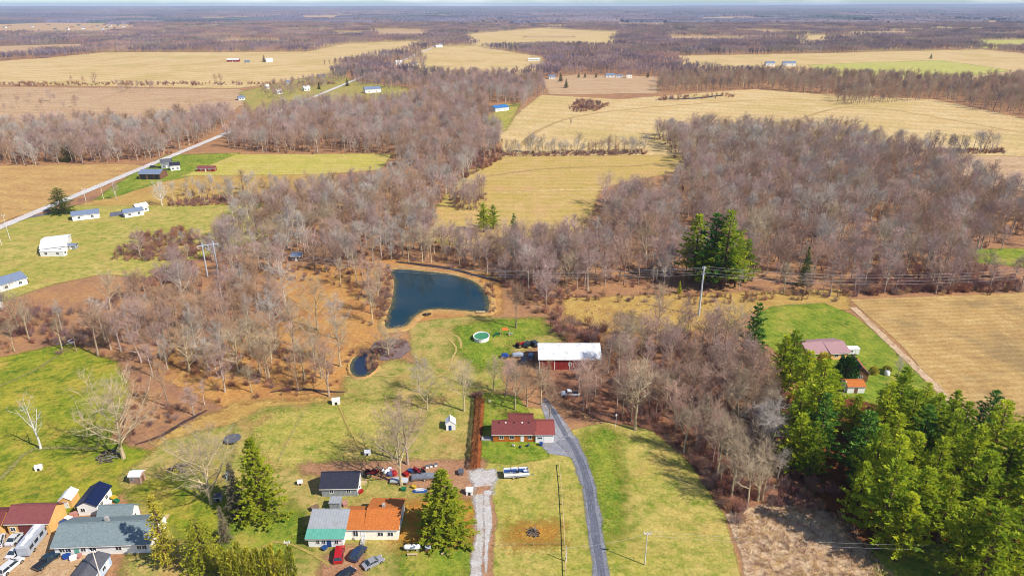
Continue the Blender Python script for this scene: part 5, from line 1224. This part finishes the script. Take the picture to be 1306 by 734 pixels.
# pontoon boat on trailer
p = G(659, 607); t = thing('pontoon_boat', 'white pontoon boat with blue seats parked on the lawn', 'boat', (p.x, p.y, 0), R(6)); Lb = 6.6
for y in (-.8, .8): MB().tube((-Lb/2, y, .75), (Lb/2-.7, y, .75), .3, .3, 10).tube((Lb/2-.7, y, .75), (Lb/2, y, .95), .3, .06, 10).build('pontoon', galv, t)
MB().box(-Lb/2, Lb/2-.3, -1.2, 1.2, 1.05, 1.15).build('deck', w_grey, t)
for y in (-1.2, 1.17): MB().box(-Lb/2, Lb/2-.3, y, y+.04, 1.15, 1.85).build('side_panel', white_paint, t)
for x in (-Lb/2, Lb/2-.34): MB().box(x, x+.04, -1.16, 1.16, 1.151, 1.8).build('end_panel', white_paint, t)
for x, y, w in ((-2.4,.65,1.5), (-.6,.65,1.4), (1.4,.65,1.6), (2.2,-.6,1.0)): 
    s = MB().box(x-w/2, x+w/2, y-.35, y+.35, 1.152, 1.55).build('seat', blue_paint, t); MB().box(x-w/2, x+w/2, y+.36, y+.5, 1.16, 2.0).build('backrest', white_paint, s)
MB().box(-.2, .5, -.95, -.3, 1.152, 2.0).build('helm', black_paint, t)
for x in (-1, .2):
    for y in (-1.0, 1.0): wheel(t, x, y, .32)
MB().tube((Lb/2-.5, 0, .45), (Lb/2+1.1, 0, .4), .05, .05, 6).tube((-2, 0, .45), (Lb/2-.5, 0, .45), .05, .05, 6).build('trailer_frame', metal, t)

# ================================================================== SMALL THINGS
# swimming pool
p = G(614, 432); t = thing('swimming_pool', 'oval above-ground pool with green water and white wall on the lawn', 'pool', (p.x, p.y, 0), 0)
MB().lathe([(2.75,0),(2.8,1.25),(2.92,1.3),(2.92,1.36),(2.66,1.36),(2.62,1.1)], 36, sy=1.15).build('wall', white_paint, t)
MB().lathe([(2.64,1.12),(2.64,1.125)], 36, sy=1.15).build('water', water_mat('green_pool_water', A(70,150,104), .05), t)
MB().tube((-.9,-3.6,0),(-.6,-3.25,1.9),.04,.04,5).tube((-.4,-3.6,0),(-.1,-3.25,1.9),.04,.04,5).build('ladder', metal, t)
p = G(632, 429); t = thing('slide', 'green plastic slide right of the oval pool', 'slide', (p.x, p.y, 0), .5)
MB().prism([(-1.2,0),(-1.0,0),(.6,1.4),(1.0,1.4),(1.0,1.5),(.5,1.5)], -.35, .35).build('chute', green_plastic, t); MB().box(.95, 1.05, -.35, -.28, 0, 1.5).box(.95, 1.05, .28, .35, 0, 1.5).box(.95, 1.03, -.28, .28, .5, .56).build('ladder', green_plastic, t)
p = G(644, 427); t = thing('swing_set', 'wooden swing set with orange canopy near the pool', 'swing', (p.x, p.y, 0), .1)
for x in (-1.6, 1.6): MB().tube((x,-1,0),(x,0,2.4),.07,.06,5).tube((x,1,0),(x,0,2.4),.07,.06,5).build('leg', palewood, t)
MB().tube((-1.8,0,2.4),(1.8,0,2.4),.07,.07,6).build('beam', palewood, t); MB().add([(-1,-.9,2.3),(1,-.9,2.3),(1,0,2.9),(-1,0,2.9),(1,.9,2.3),(-1,.9,2.3)], [(0,1,2,3),(3,2,4,5)]).build('canopy', orange_paint, t)
MB().box(-.4,.4,-.2,.2,.5,.55).tube((-.38,0,.5),(-.38,0,2.4),.015,.015,4).tube((.38,0,.5),(.38,0,2.4),.015,.015,4).build('swing_seat', green_plastic, t)
p = G(651, 427); t = thing('play_table', 'pale green picnic table beside the swing set', 'table', (p.x, p.y, 0), .3)
MB().box(-.9,.9,-.4,.4,.7,.76).build('tabletop', mat('pale_green', A(170,200,180), .7), t)
for y in (-.75,.75): MB().box(-.9,.9,y-.14,y+.14,.42,.47).build('bench', palewood, t)
for x in (-.6,.6): MB().box(x-.04,x+.04,-.75,.75,.36,.41).tube((x,-.6,0),(x,-.2,.7),.04,.04,4).tube((x,.6,0),(x,.2,.7),.04,.04,4).build('leg', palewood, t)
# items beside the barn
def trailer(label, px, py, rz, L, W, cover, name='utility_trailer', h=1.2):
    p = G(px, py); t = thing(name, label, 'trailer', (p.x, p.y, 0), rz); MB().box(-L/2,L/2,-W/2,W/2,.5,.6).build('bed', wood, t)
    bm = bmesh.new(); me = MB().prism([(-L/2+.05,.602),(L/2-.05,.602),(L/2-.1,h),(L*.1,h+.35),(-L*.3,h+.2),(-L/2+.1,h)], -W/2+.05, W/2-.05).mesh('load', cover); bm.from_mesh(me); bmesh.ops.bevel(bm, geom=bm.edges[:], offset=.1, segments=2, affect='EDGES'); bm.to_mesh(me); bm.free(); link('load', me, t)
    for y in (-W/2-.02, W/2+.02): wheel(t, 0, y, .33, .18)
    MB().tube((L/2,0,.5),(L/2+1.2,0,.42),.05,.05,5).build('drawbar', metal, t); return t
trailer('small trailer under a bright blue tarp left of the barn yard', 644, 456, .05, 2.6, 1.7, tarp_blue)
trailer('long flat trailer with white and blue load left of the red barn', 661, 455, .02, 4.2, 1.9, mat('pale_tarp', A(186,196,214), .6, .15))
trailer('dark covered trailer in the barn yard nearest the trees', 668, 463, 1.5, 4.2, 2.2, mat('dark_tarp', A(36,44,66), .6, .2), h=1.5)
car('car', 'old silver-blue car nosed up to the red barn', 677, 456, 86, A(150,164,192), 'suv', L=4.4)
car('car', 'black car behind the trailers at the barn corner', 681, 440, 120, A(26,28,36), 'suv', L=4.4)
car('car', 'dark green car left of the black one at the barn corner', 673, 441, 60, A(30,44,40), 'suv', L=4.2)
def tractor(label, px, py, rz, body, s=1.0, name='tractor'):
    p = G(px, py); t = thing(name, label, 'tractor', (p.x, p.y, 0), rz, sc=s)
    MB().prism([(-.2,.7),(1.6,.7),(1.6,1.25),(1.4,1.4),(-.2,1.4)], -.35, .35).build('hood', body, t); MB().box(-1.2,-.2,-.5,.5,.6,.9).build('chassis', black_paint, t)
    MB().box(-1.0,-.5,-.3,.3,.92,1.1).box(-1.05,-.95,-.3,.3,1.1,1.6).build('seat', black_paint, t); MB().tube((-.3,0,1.4),(-.45,0,1.7),.03,.03,5).lathe([(.2,1.7),(.2,1.73)],12,(-.45,0,0)).build('steering_wheel', black_paint, t)
    for y in (-.75,.75): wheel(t,-.8,y,.72,.35)
    for y in (-.55,.55): wheel(t,1.2,y,.4,.2)
    for y in (-.75,.75): MB().box(-1.3,-.3,y-.2,y+.2,1.46,1.5).build('fender', body, t)
    MB().tube((1.0,.15,1.4),(1.0,.15,2.1),.04,.04,6).build('exhaust', black_paint, t); return t
tractor('red tractor parked behind the barn yard trailers', 664, 442, .6, red_paint, 1.1)
tractor('dark red tractor at the left end of the junk row', 474, 606, .3, mat('old_red', A(138,30,36), .6, .2), 1.05)
tractor('red tractor in the junk row right of the bare tree', 534, 604, 2.6, mat('old_red2', A(160,40,52), .6, .2), 1.05)
# junk row behind the orange house
def drum(px, py, m, label, h=.9, r=.3):
    p = G(px, py); t = thing('oil_drum', label, 'drum', (p.x, p.y, 0)); MB().lathe([(r,0),(r,h*.33),(r*1.05,h*.34),(r,h*.36),(r,h*.65),(r*1.05,h*.67),(r,h*.69),(r,h)], 14).build('shell', m, t); MB().lathe([(r*.9,h+.001),(r*.9,h+.02)],14).build('lid', metal, t)
for k, (a, b, m, lab) in enumerate(((488,600,white_paint,'white drum in the junk row behind the white appliance'), (499,607,blue_paint,'blue drum at the foot of the junk pile'), (503,603,red_paint,'red drum beside the junk pile'), (462,606,metal,'grey drum at the corner of the navy-roofed house'))): drum(a, b, m, lab)
p = G(498, 604); t = thing('stacked_tyres', 'white and pink pile of covered junk left of the bare tree', 'junk pile', (p.x, p.y, 0))
for k, (x, y, m) in enumerate(((-.9,0,white_paint),(.3,.5,mat('rose_tarp', A(196,140,150), .7, .2)),(1.0,-.4,red_paint),(0,-.7,mat('slate_tarp', A(96,104,140), .6, .2)),(-.3,.9,w_white))): MB().ball((x,y,.55),.9,.75,.75,9,.16,k).build('covered_bundle', m, t)
trailer('flat grey trailer with white sheet right below the junk pile', 509, 615, -.05, 4.6, 1.9, mat('sheet_white', A(206,210,218), .6, .1), h=.8)
trailer('long grey trailer loaded with scrap behind the broad spruce', 541, 610, .12, 6.5, 2.1, mat('scrap_grey', A(140,146,158), .6, .25, 3), h=.9)
p = G(535, 626); t = thing('rowing_boat', 'small upturned blue and white boat left of the broad spruce', 'boat', (p.x, p.y, 0), .05)
MB().add([(-1.9,0,.05),(-1.3,-.65,.05),(.9,-.75,.05),(1.9,-.55,.05),(1.9,.55,.05),(.9,.75,.05),(-1.3,.65,.05),(-1.4,0,.5),(1.0,-.3,.62),(1.8,-.25,.55),(1.8,.25,.55),(1.0,.3,.62)], [(0,1,7),(1,2,8,7),(2,3,9,8),(3,4,10,9),(4,5,11,10),(5,6,7,11),(6,0,7),(7,8,11),(8,9,10,11),(6,5,4,3,2,1,0)]).build('hull', blue_paint, t)
MB().box(-1.2,1.7,-.05,.05,.56,.68).build('keel', white_paint, t); MB().box(-.9,1.2,-.42,-.3,.42,.6).box(-.9,1.2,.3,.42,.42,.6).build('stripe', white_paint, t)
for k, (a, b, m, lab) in enumerate(((545,597,white_paint,'left of three small white beehive boxes behind the junk row'), (550,596,white_paint,'middle of three small white beehive boxes behind the junk row'), (556,595,white_paint,'right of three small white beehive boxes behind the junk row'))):
    p = G(a, b); t = thing('beehive', lab, 'beehive', (p.x, p.y, 0), .1); MB().box(-.35,.35,-.3,.3,.2,.9).build('box', m, t); MB().box(-.4,.4,-.35,.35,.901,.98).build('lid', metal, t); [MB().box(x,x+.1,-.25,.25,0,.199).build('stand', wood, t) for x in (-.3,.2)]
p = G(461, 616); t = thing('pallet_stack', 'stack of yellow lumber beside the navy-roofed house', 'lumber', (p.x, p.y, 0), .1)
for k in range(4): 
    for j in range(5): MB().box(-1.2+random.uniform(-.1,.1),1.3,-.6+j*.25,-.4+j*.25,.05+k*.14,.17+k*.14).build('plank', palewood, t)
p = G(459, 625); t = thing('washing_machine', 'white appliance left out by the navy-roofed house', 'appliance', (p.x, p.y, 0), .2); MB().box(-.4,.4,-.4,.4,0,1.0).build('case', white_paint, t); MB().lathe([(.22,0),(.22,.01)],14,(0,0,1.002)).build('lid', blue_paint, t); MB().box(-.38,.38,.28,.39,1.003,1.15).build('control_panel', metal, t)
# propane tank
p = G(526, 701); t = thing('propane_tank', 'white horizontal propane tank on the lawn below the orange-roofed house', 'tank', (p.x, p.y, 0), .03)
M = MB(); prof = [(.05,-1.9),(.4,-1.75),(.55,-1.45),(.55,1.45),(.4,1.75),(.05,1.9)]; n = 14
for r_, z in prof: M.v += [(z, r_*math.cos(2*math.pi*i/n), .95+r_*math.sin(2*math.pi*i/n)) for i in range(n)]
M.f = [(k*n+i, k*n+(i+1) % n, (k+1)*n+(i+1) % n, (k+1)*n+i) for k in range(5) for i in range(n)]; M.build('tank', white_paint, t, smooth=True)
for x in (-1, 1): MB().box(x-.12,x+.12,-.4,.4,0,.5).build('leg', concrete, t)
MB().lathe([(.2,1.48),(.2,1.62),(.12,1.68)],12).build('valve_dome', metal, t)
p = G(546, 701); t = thing('scrap_box', 'rusty metal crate right of the propane tank', 'crate', (p.x, p.y, 0), .2); MB().box(-.6,.6,-.5,.5,0,.8).build('box', mat('rust', A(150,92,60), .8, .25, 3), t); MB().box(-.65,.65,-.55,.55,.801,.88).build('lid', galv, t)
def bench(label, px, py, rz):
    p = G(px, py); t = thing('garden_bench', label, 'bench', (p.x, p.y, 0), rz)
    for k in range(3): MB().box(-1.1,1.1,-.3+k*.2,-.14+k*.2,.42,.47).build('slat', palewood, t)
    for x in (-.9,.9): MB().box(x-.05,x+.05,-.25,.25,0,.419).build('leg', palewood, t)
bench('low wooden bench below the propane tank', 526, 708, .02); bench('low wooden bench on the lawn left of the white gravel drive', 569, 707, 0)
# well cover box, feeders, kennels
def smallbox(name, label, cat, px, py, rz, sx, sy, sz, m, rm):
    p = G(px, py); t = thing(name, label, cat, (p.x, p.y, 0), rz); block(t, -sx/2, sx/2, -sy/2, sy/2, sz, sz*.35, m, rm, .5, .08, feats=[('door','f',0,0,sx*.35,sz*.7,black_paint)])
smallbox('well_house', 'small white well house beside the white gravel drive', 'hut', 599, 629, 0, 1.6, 1.5, 1.3, w_white, r_whiteplain)
smallbox('dog_house', 'tiny white dog house on the left lawn', 'dog house', 50, 598, .4, 1.5, 1.3, .9, w_white, r_whiteplain)
smallbox('dog_house', 'white dog house on the middle lawn above the junk row', 'dog house', 469, 579, .1, 1.5, 1.3, .9, w_white, r_whiteplain)
smallbox('dog_house', 'little pale hutch left of the navy-roofed house', 'hutch', 383, 617, .3, 1.1, 1.0, .8, w_pink, r_whiteplain)
smallbox('chicken_coop', 'dark little coop behind the wide bare tree by the big spruce', 'coop', 279, 637, .2, 1.6, 1.6, 1.4, w_grey, r_dark)
smallbox('chicken_coop', 'blue and white hutch above the grey dead spruce', 'coop', 293, 609, .1, 1.2, 1.2, 1.3, w_blue, r_bluegrey)
smallbox('pump_house', 'white and tan hut at the creek bend above the middle lawn', 'hut', 429, 514, .2, 2.2, 1.8, 1.3, w_cream, r_whiteplain)
# trampoline
p = G(297, 562); t = thing('trampoline', 'round trampoline with dark mat between the bare trees', 'trampoline', (p.x, p.y, 0))
MB().lathe([(1.9,.85),(1.9,.9)],24).build('mat', mat('dark_mat', A(92,84,104), .7), t); MB().lathe([(1.9,.86),(2.25,.86),(2.25,.93),(1.91,.93)],24).build('rim', metal, t)
for k in range(6): a = k*math.pi/3; MB().tube((2.1*math.cos(a),2.1*math.sin(a),0),(2.1*math.cos(a),2.1*math.sin(a),.86),.04,.04,5).build('leg', metal, t)
# burn pile, brush heap, log heap
def heap(name, label, cat, px, py, r, h, cols, n=60, ln=1.4):
    p = G(px, py); t = thing(name, label, cat, (p.x, p.y, 0)); rr = random.Random(px)
    for k in range(n):
        a = rr.uniform(0, 6.28); q = r*rr.random()**.6; z = h*(1-q/r)*rr.uniform(.4,1)+.1; d = Vector((rr.gauss(0,1), rr.gauss(0,1), rr.gauss(0,.3))).normalized()*ln*rr.uniform(.3,.6); c = Vector((math.cos(a)*q, math.sin(a)*q, z+.12))
        MB().tube(c-d, c+d, .10, .05, 5).build('branch', cols[k % len(cols)], t)
char = mat('charred_wood', A(58,52,60), .95, .3, 3); greywood = mat('grey_brushwood', A(150,140,140), .95, .2, 3)
heap('burn_pile', 'dark round burn pile on the scorched patch of lawn', 'burn pile', 680, 680, 1.3, .7, (char, wood, greywood))
heap('brush_heap', 'heap of grey cut branches at the foot of the broad tree', 'brush heap', 140, 582, 3.0, 1.4, (greywood, wood, char), 70, 2.0)
heap('junk_heap', 'dark junk heap lying among the trees of the left wood', 'junk heap', 88, 434, 4.5, 1.2, (char, greywood, tarp_blue, white_paint), 60, 2.0)
heap('brush_heap', 'low heap of dark bluish scrap on the lawn left of the trampoline', 'scrap heap', 228, 598, 2.6, .6, (greywood, char), 50, 1.2)
# fence along the drive
fp = [(713,594),(716,622),(718,655),(720,690),(721,715),(722,742)]
t = thing('fence', 'old rail fence along the left side of the grey drive', 'fence'); P = []
for i in range(len(fp)-1):
    a, b = G(*fp[i]), G(*fp[i+1]); k = max(2, int((b-a).length/3)); P += [a.lerp(b, s/k) for s in range(k)]
P.append(G(*fp[-1]))
for q in P: MB().box(-.08,.08,-.08,.08,0,.95).build('post', palewood, t, q)
for i in range(len(P)-1):
    for z in (.8,): MB().tube(P[i]+Vector((0,0,z)), P[i+1]+Vector((0,0,z)), .09, .09, 4).build('rail', palewood, t)
def wirefence(label, pts, gap=5.0, hp=1.1):
    t = thing('fence', label, 'fence'); P = []
    for i in range(len(pts)-1):
        a, b = G(*pts[i]), G(*pts[i+1]); k = max(1, int((b-a).length/gap)); P += [a.lerp(b, s/k) for s in range(k)]
    P.append(G(*pts[-1])); pm = MB().tube((0,0,0),(0,0,hp),.06,.05,5).mesh('post', palewood)
    for q in P: link('post', pm, t, q)
    W = MB()
    for i in range(len(P)-1):
        for z in (hp*.45, hp*.9): W.tube(P[i]+Vector((0,0,z)), P[i+1]+Vector((0,0,z)), .02, .02, 3, False)
    W.build('wire', metal, t)
wirefence('thin wire fence slanting down the middle lawn', [(387,528),(370,560),(356,588)], 3.0)
wirefence('wire fence crossing the lawn between gravel drive and rail fence', [(632,697),(680,696),(720,696)], 3.5)
wirefence('pasture fence at the far edge of the right lawn', [(955,398),(1010,390),(1060,387)], 6)
# concrete pier by the pond
p = G(613, 400); t = thing('dock', 'short pale wooden dock at the right end of the pond', 'dock', (p.x, p.y, 0), .05)
for k in range(7): MB().box(-1.8+k*.52,-1.35+k*.52,-.7,.7,.86,.92).build('plank', palewood, t)
for x in (-1.6,1.6):
    for y in (-.6,.6): MB().tube((x,y,-.1),(x,y,.859),.07,.07,6).build('post', wood, t)
p = G(545, 403); t = thing('rowing_boat', 'dark little boat pulled up on the near pond shore', 'boat', (p.x, p.y, .7), .1)
MB().add([(-1.7,0,.4),(-1.1,-.6,.42),(1.5,-.55,.4),(1.5,.55,.4),(-1.1,.6,.42),(-1.2,0,0),(1.3,-.3,0),(1.3,.3,0)], [(0,1,5),(1,2,6,5),(2,3,7,6),(3,4,5,7),(4,0,5),(5,6,7)]).build('hull', char, t); MB().box(-.2,.1,-.5,.5,.3,.34).build('seat', wood, t)
# toys and bits that dot the yards
for px, py, m, lab in ((655,569,white_paint,'white plastic chair on the front lawn of the maroon-roofed house'), (664,571,r_dark,'grey plastic chair beside the white one'), (673,569,blue_paint,'blue plastic chair by the rose-roofed garage')):
    p = G(px, py); t = thing('garden_chair', lab, 'chair', (p.x, p.y, 0), random.uniform(0,6)); MB().box(-.3,.3,-.3,.3,.4,.46).build('seat', m, t); MB().box(-.3,.3,.26,.31,.461,1.0).build('backrest', m, t)
    for x in (-.25,.25):
        for y in (-.25,.25): MB().box(x-.03,x+.03,y-.03,y+.03,0,.399).build('leg', m, t)
p = G(690, 568); t = thing('refuse_bin', 'blue wheeled bin in front of the rose-roofed garage', 'bin', (p.x, p.y, 0), .1); MB().add([(-.3,-.3,0),(.3,-.3,0),(.3,.3,0),(-.3,.3,0),(-.38,-.38,1),(.38,-.38,1),(.38,.38,1),(-.38,.38,1)], [(0,3,2,1),(4,5,6,7),(0,1,5,4),(1,2,6,5),(2,3,7,6),(3,0,4,7)]).build('tub', blue_paint, t); MB().box(-.42,.42,-.42,.42,1.002,1.08).build('lid', tarp_blue, t)
p = G(1131, 478); t = thing('water_tank', 'small white tank beside the right-hand sheds', 'tank', (p.x, p.y, 0)); MB().lathe([(.8,0),(.85,.3),(.85,1.3),(.5,1.7),(.2,1.75)],16).build('shell', white_paint, t, smooth=True); MB().lathe([(.22,1.752),(.22,1.85)],12).build('cap', metal, t)

# yard clutter round the large grey-roofed house
def tub(px, py, m, lab, s=1.0, rz=0.0):
    p = G(px, py); t = thing('storage_tub', lab, 'tub', (p.x, p.y, 0), rz, sc=s); MB().add([(-.5,-.35,0),(.5,-.35,0),(.5,.35,0),(-.5,.35,0),(-.6,-.45,.7),(.6,-.45,.7),(.6,.45,.7),(-.6,.45,.7)], [(0,3,2,1),(4,5,6,7),(0,1,5,4),(1,2,6,5),(2,3,7,6),(3,0,4,7)]).build('tub', m, t); MB().box(-.64,.64,-.49,.49,.702,.78).build('lid', m, t)
yel = mat('yellow_plastic', A(226,190,50), .5, .1); pink = mat('faded_pink', A(210,150,140), .6, .15)
for a in ((146,637,yel,'yellow tub beside the blue-roofed house',1.2),(149,640,green_plastic,'green tub beside the yellow one',1.0),(139,643,white_paint,'white tub at the wall of the blue-roofed house',1.1),(88,663,white_paint,'white tub between workshop and grey-roofed house',1.2),(80,668,blue_paint,'blue tub behind the camper bus',1.1),(95,658,pink,'pink tub between workshop and grey-roofed house',1.3),(104,654,metal,'grey tub beside the narrow blue-roofed house',1.2),
          (176,654,pink,'pink tub on the deck side of the grey-roofed house',1.2),(86,711,tarp_blue,'blue tub at the front door of the grey-roofed house',1.2),(94,713,white_paint,'white tub at the front wall of the grey-roofed house',1.1),(101,710,pink,'pink tub at the front wall of the grey-roofed house',1.0),(414,700,blue_paint,'blue tub at the wall of the teal-banded garage',1.0),(460,628,red_paint,'red tub at the right end of the navy-roofed house',1.0),(482,600,wood,'brown tub behind the left tractor',1.2),(518,606,red_paint,'red tub behind the bare tree in the junk row',1.1),(524,602,blue_paint,'blue tub in the junk row',1.1),(515,625,green_plastic,'green tub left of the small upturned boat',1.0),(528,622,yel,'yellow tub above the small upturned boat',.9),(588,604,metal,'grey tub at the left end of the gravel pad',1.4),(440,644,pink,'pink tub behind the orange-roofed house',1.2),(402,650,wood,'brown tub behind the teal-banded garage',1.4),(33,362,r_maroon,'maroon tub at the left-edge house',1.6)):
    tub(*a[:4], a[4], random.uniform(0, 3))
# ================================================================== POWER LINES
def pole(name, label, px, py, top, r, m, arms=(), cat='utility pole', rz=0, zero=None):
    p = G(px, py); h = hfit(px, py, top); t = thing(name, label, cat, (p.x, p.y, 0), rz); MB().tube((0,0,-.3),(0,0,h),r,r*.65,10).build('pole', m, t)
    for z, w in arms:
        a = MB().box(-w,w,-.09,.09,h-z-.1,h-z+.1).build('crossarm', m, t)
        for x in (-w+.15, w-.15): MB().lathe([(.07,0),(.11,.12),(.07,.24),(.1,.34),(.05,.45)],8,(x,0,h-z+.1)).build('insulator', w_white, a)
    return Vector((p.x, p.y, h))
P1 = pole('steel_power_pole', 'tall grey steel power pole at the edge of the big wood', 891, 402, 340, .42, galv, ((.6, .7), (3.0, .7)))
p = G(272, 352); h = hfit(272, 352, 308); t = thing('power_pylon', 'two-legged wooden power pylon with cross bar in the left wood', 'pylon', (p.x, p.y, 0), .5)
for x in (-2.2, 2.2): MB().tube((x,0,-.3),(x,0,h),.32,.24,8).build('pole', galv, t)
MB().box(-4.4,4.4,-.12,.12,h-1.6,h-1.3).build('crossarm', galv, t)
MB().tube((-2.1,.02,h-1.8),(2.1,.02,h-5.5),.08,.08,5).tube((2.1,-.02,h-1.8),(-2.1,-.02,h-5.5),.08,.08,5).build('cross_brace', galv, t)
for x in (-4,0,4): MB().lathe([(.1,-1.2),(.16,-.9),(.1,-.6),(.16,-.3),(.06,0)],8,(x,0,h-1.6)).build('insulator', w_white, t)
def wires(label, a, b, offs, sag=2.5, r=.03):
    for q, (dz, dy) in enumerate(offs):
        W = MB(); N = 24; L = [a.lerp(b, k/N)+Vector((0, dy, dz-sag*4*(k/N)*(1-k/N))) for k in range(N+1)]
        for k in range(N): W.tube(L[k], L[k+1], r, r, 4, False)
        o = W.build('power_line', mat('pale_wire', A(196,196,200,.8), .5)); tag(o, (('topmost', 'second', 'third', 'lowest')[q]+' of the ' if len(offs) > 1 else '')+label, 'wire', 'power lines')
Q1 = Vector((p.x, p.y, h)); far_r = G(1400, 392); far_r.z = P1.z
wires('sagging power lines between the pylon and the steel pole', Q1, P1, ((-1.5, -1.5), (-1.5, 1.5), (-3, 0), (-.3, 0)), 6)
wires('power lines running right from the steel pole over the stubble field', P1, far_r, ((-.3, -1.4), (-.3, 1.4), (-2.8, -1.4), (-2.8, 1.4)), 5)
A1 = pole('utility_pole', 'wooden utility pole on the lawn right of the grey drive', 822, 720, 678, .13, mat('pole_wood', A(214,208,198,.9), .9, .1), ((.4, .8),))
A3 = pole('utility_pole', 'wooden utility pole at the end of the rail fence', 722, 716, 696, .11, MATS['pole_wood'])
A4 = pole('utility_pole', 'leaning pale pole at the right end of the arborvitae row', 374, 742, 690, .15, MATS['pole_wood'], ((.3, .6),))
A5 = pole('utility_pole', 'pale utility pole in front of the long mobile home', 130, 742, 702, .15, MATS['pole_wood'], ((.3, .6),))
pole('lamp_post', 'thin white post at the near corner of the wood', 785, 545, 529, .06, white_paint, ((.1, .25),), 'post'); pole('garden_post', 'slim pale post on the lawn behind the maroon-roofed house', 625, 530, 511, .06, palewood, ((.2, .4),), 'post')
pole('lamp_post', 'white yard lamp post in front of the orange-roofed shed', 1075, 506, 487, .06, white_paint, ((.1, .25),), 'post'); pole('lamp_post', 'white yard post in front of the orange-roofed house', 463, 694, 681, .07, white_paint, ((.1, .25),), 'post')
for k, (a, b, t_) in enumerate(((2,312,276),(13,306,274),(132,254,236),(147,250,231),(110,258,240))):
    pole('utility_pole', ['leftmost roadside utility pole at the picture edge','second roadside utility pole from the left edge','roadside utility pole right of the dark spruce','roadside utility pole nearest the pole barn','roadside utility pole just above the dark spruce'][k], a, b, t_, .14, MATS['pole_wood'], ((.4, 1.0),))
far_b = G(1420, 740); far_b.z = A1.z
wires('service wires running right from the lawn pole past the pines', A1, far_b, ((-.3, -.6), (-.3, .6)), 1.5, .014)
wires('service wires over the lawn between fence pole and lawn pole', A3, A1, ((-.3, 0),), .8, .018)

# ================================================================== AIR
hz = bpy.data.materials.new('haze'); hz.use_nodes = True; n, l = hz.node_tree.nodes, hz.node_tree.links; n.clear()
pv = n.new('ShaderNodeVolumePrincipled'); pv.inputs['Color'].default_value = (.66, .78, 1, 1); pv.inputs['Density'].default_value = 0.00005; pv.inputs['Anisotropy'].default_value = .0
ou = n.new('ShaderNodeOutputMaterial'); l.new(pv.outputs[0], ou.inputs['Volume'])
o = MB().box(-26000, 26000, -2000, 28000, -1.5, 117).build('haze', hz); stuff(o, 'thin pale blue haze over the whole plain', 'haze')
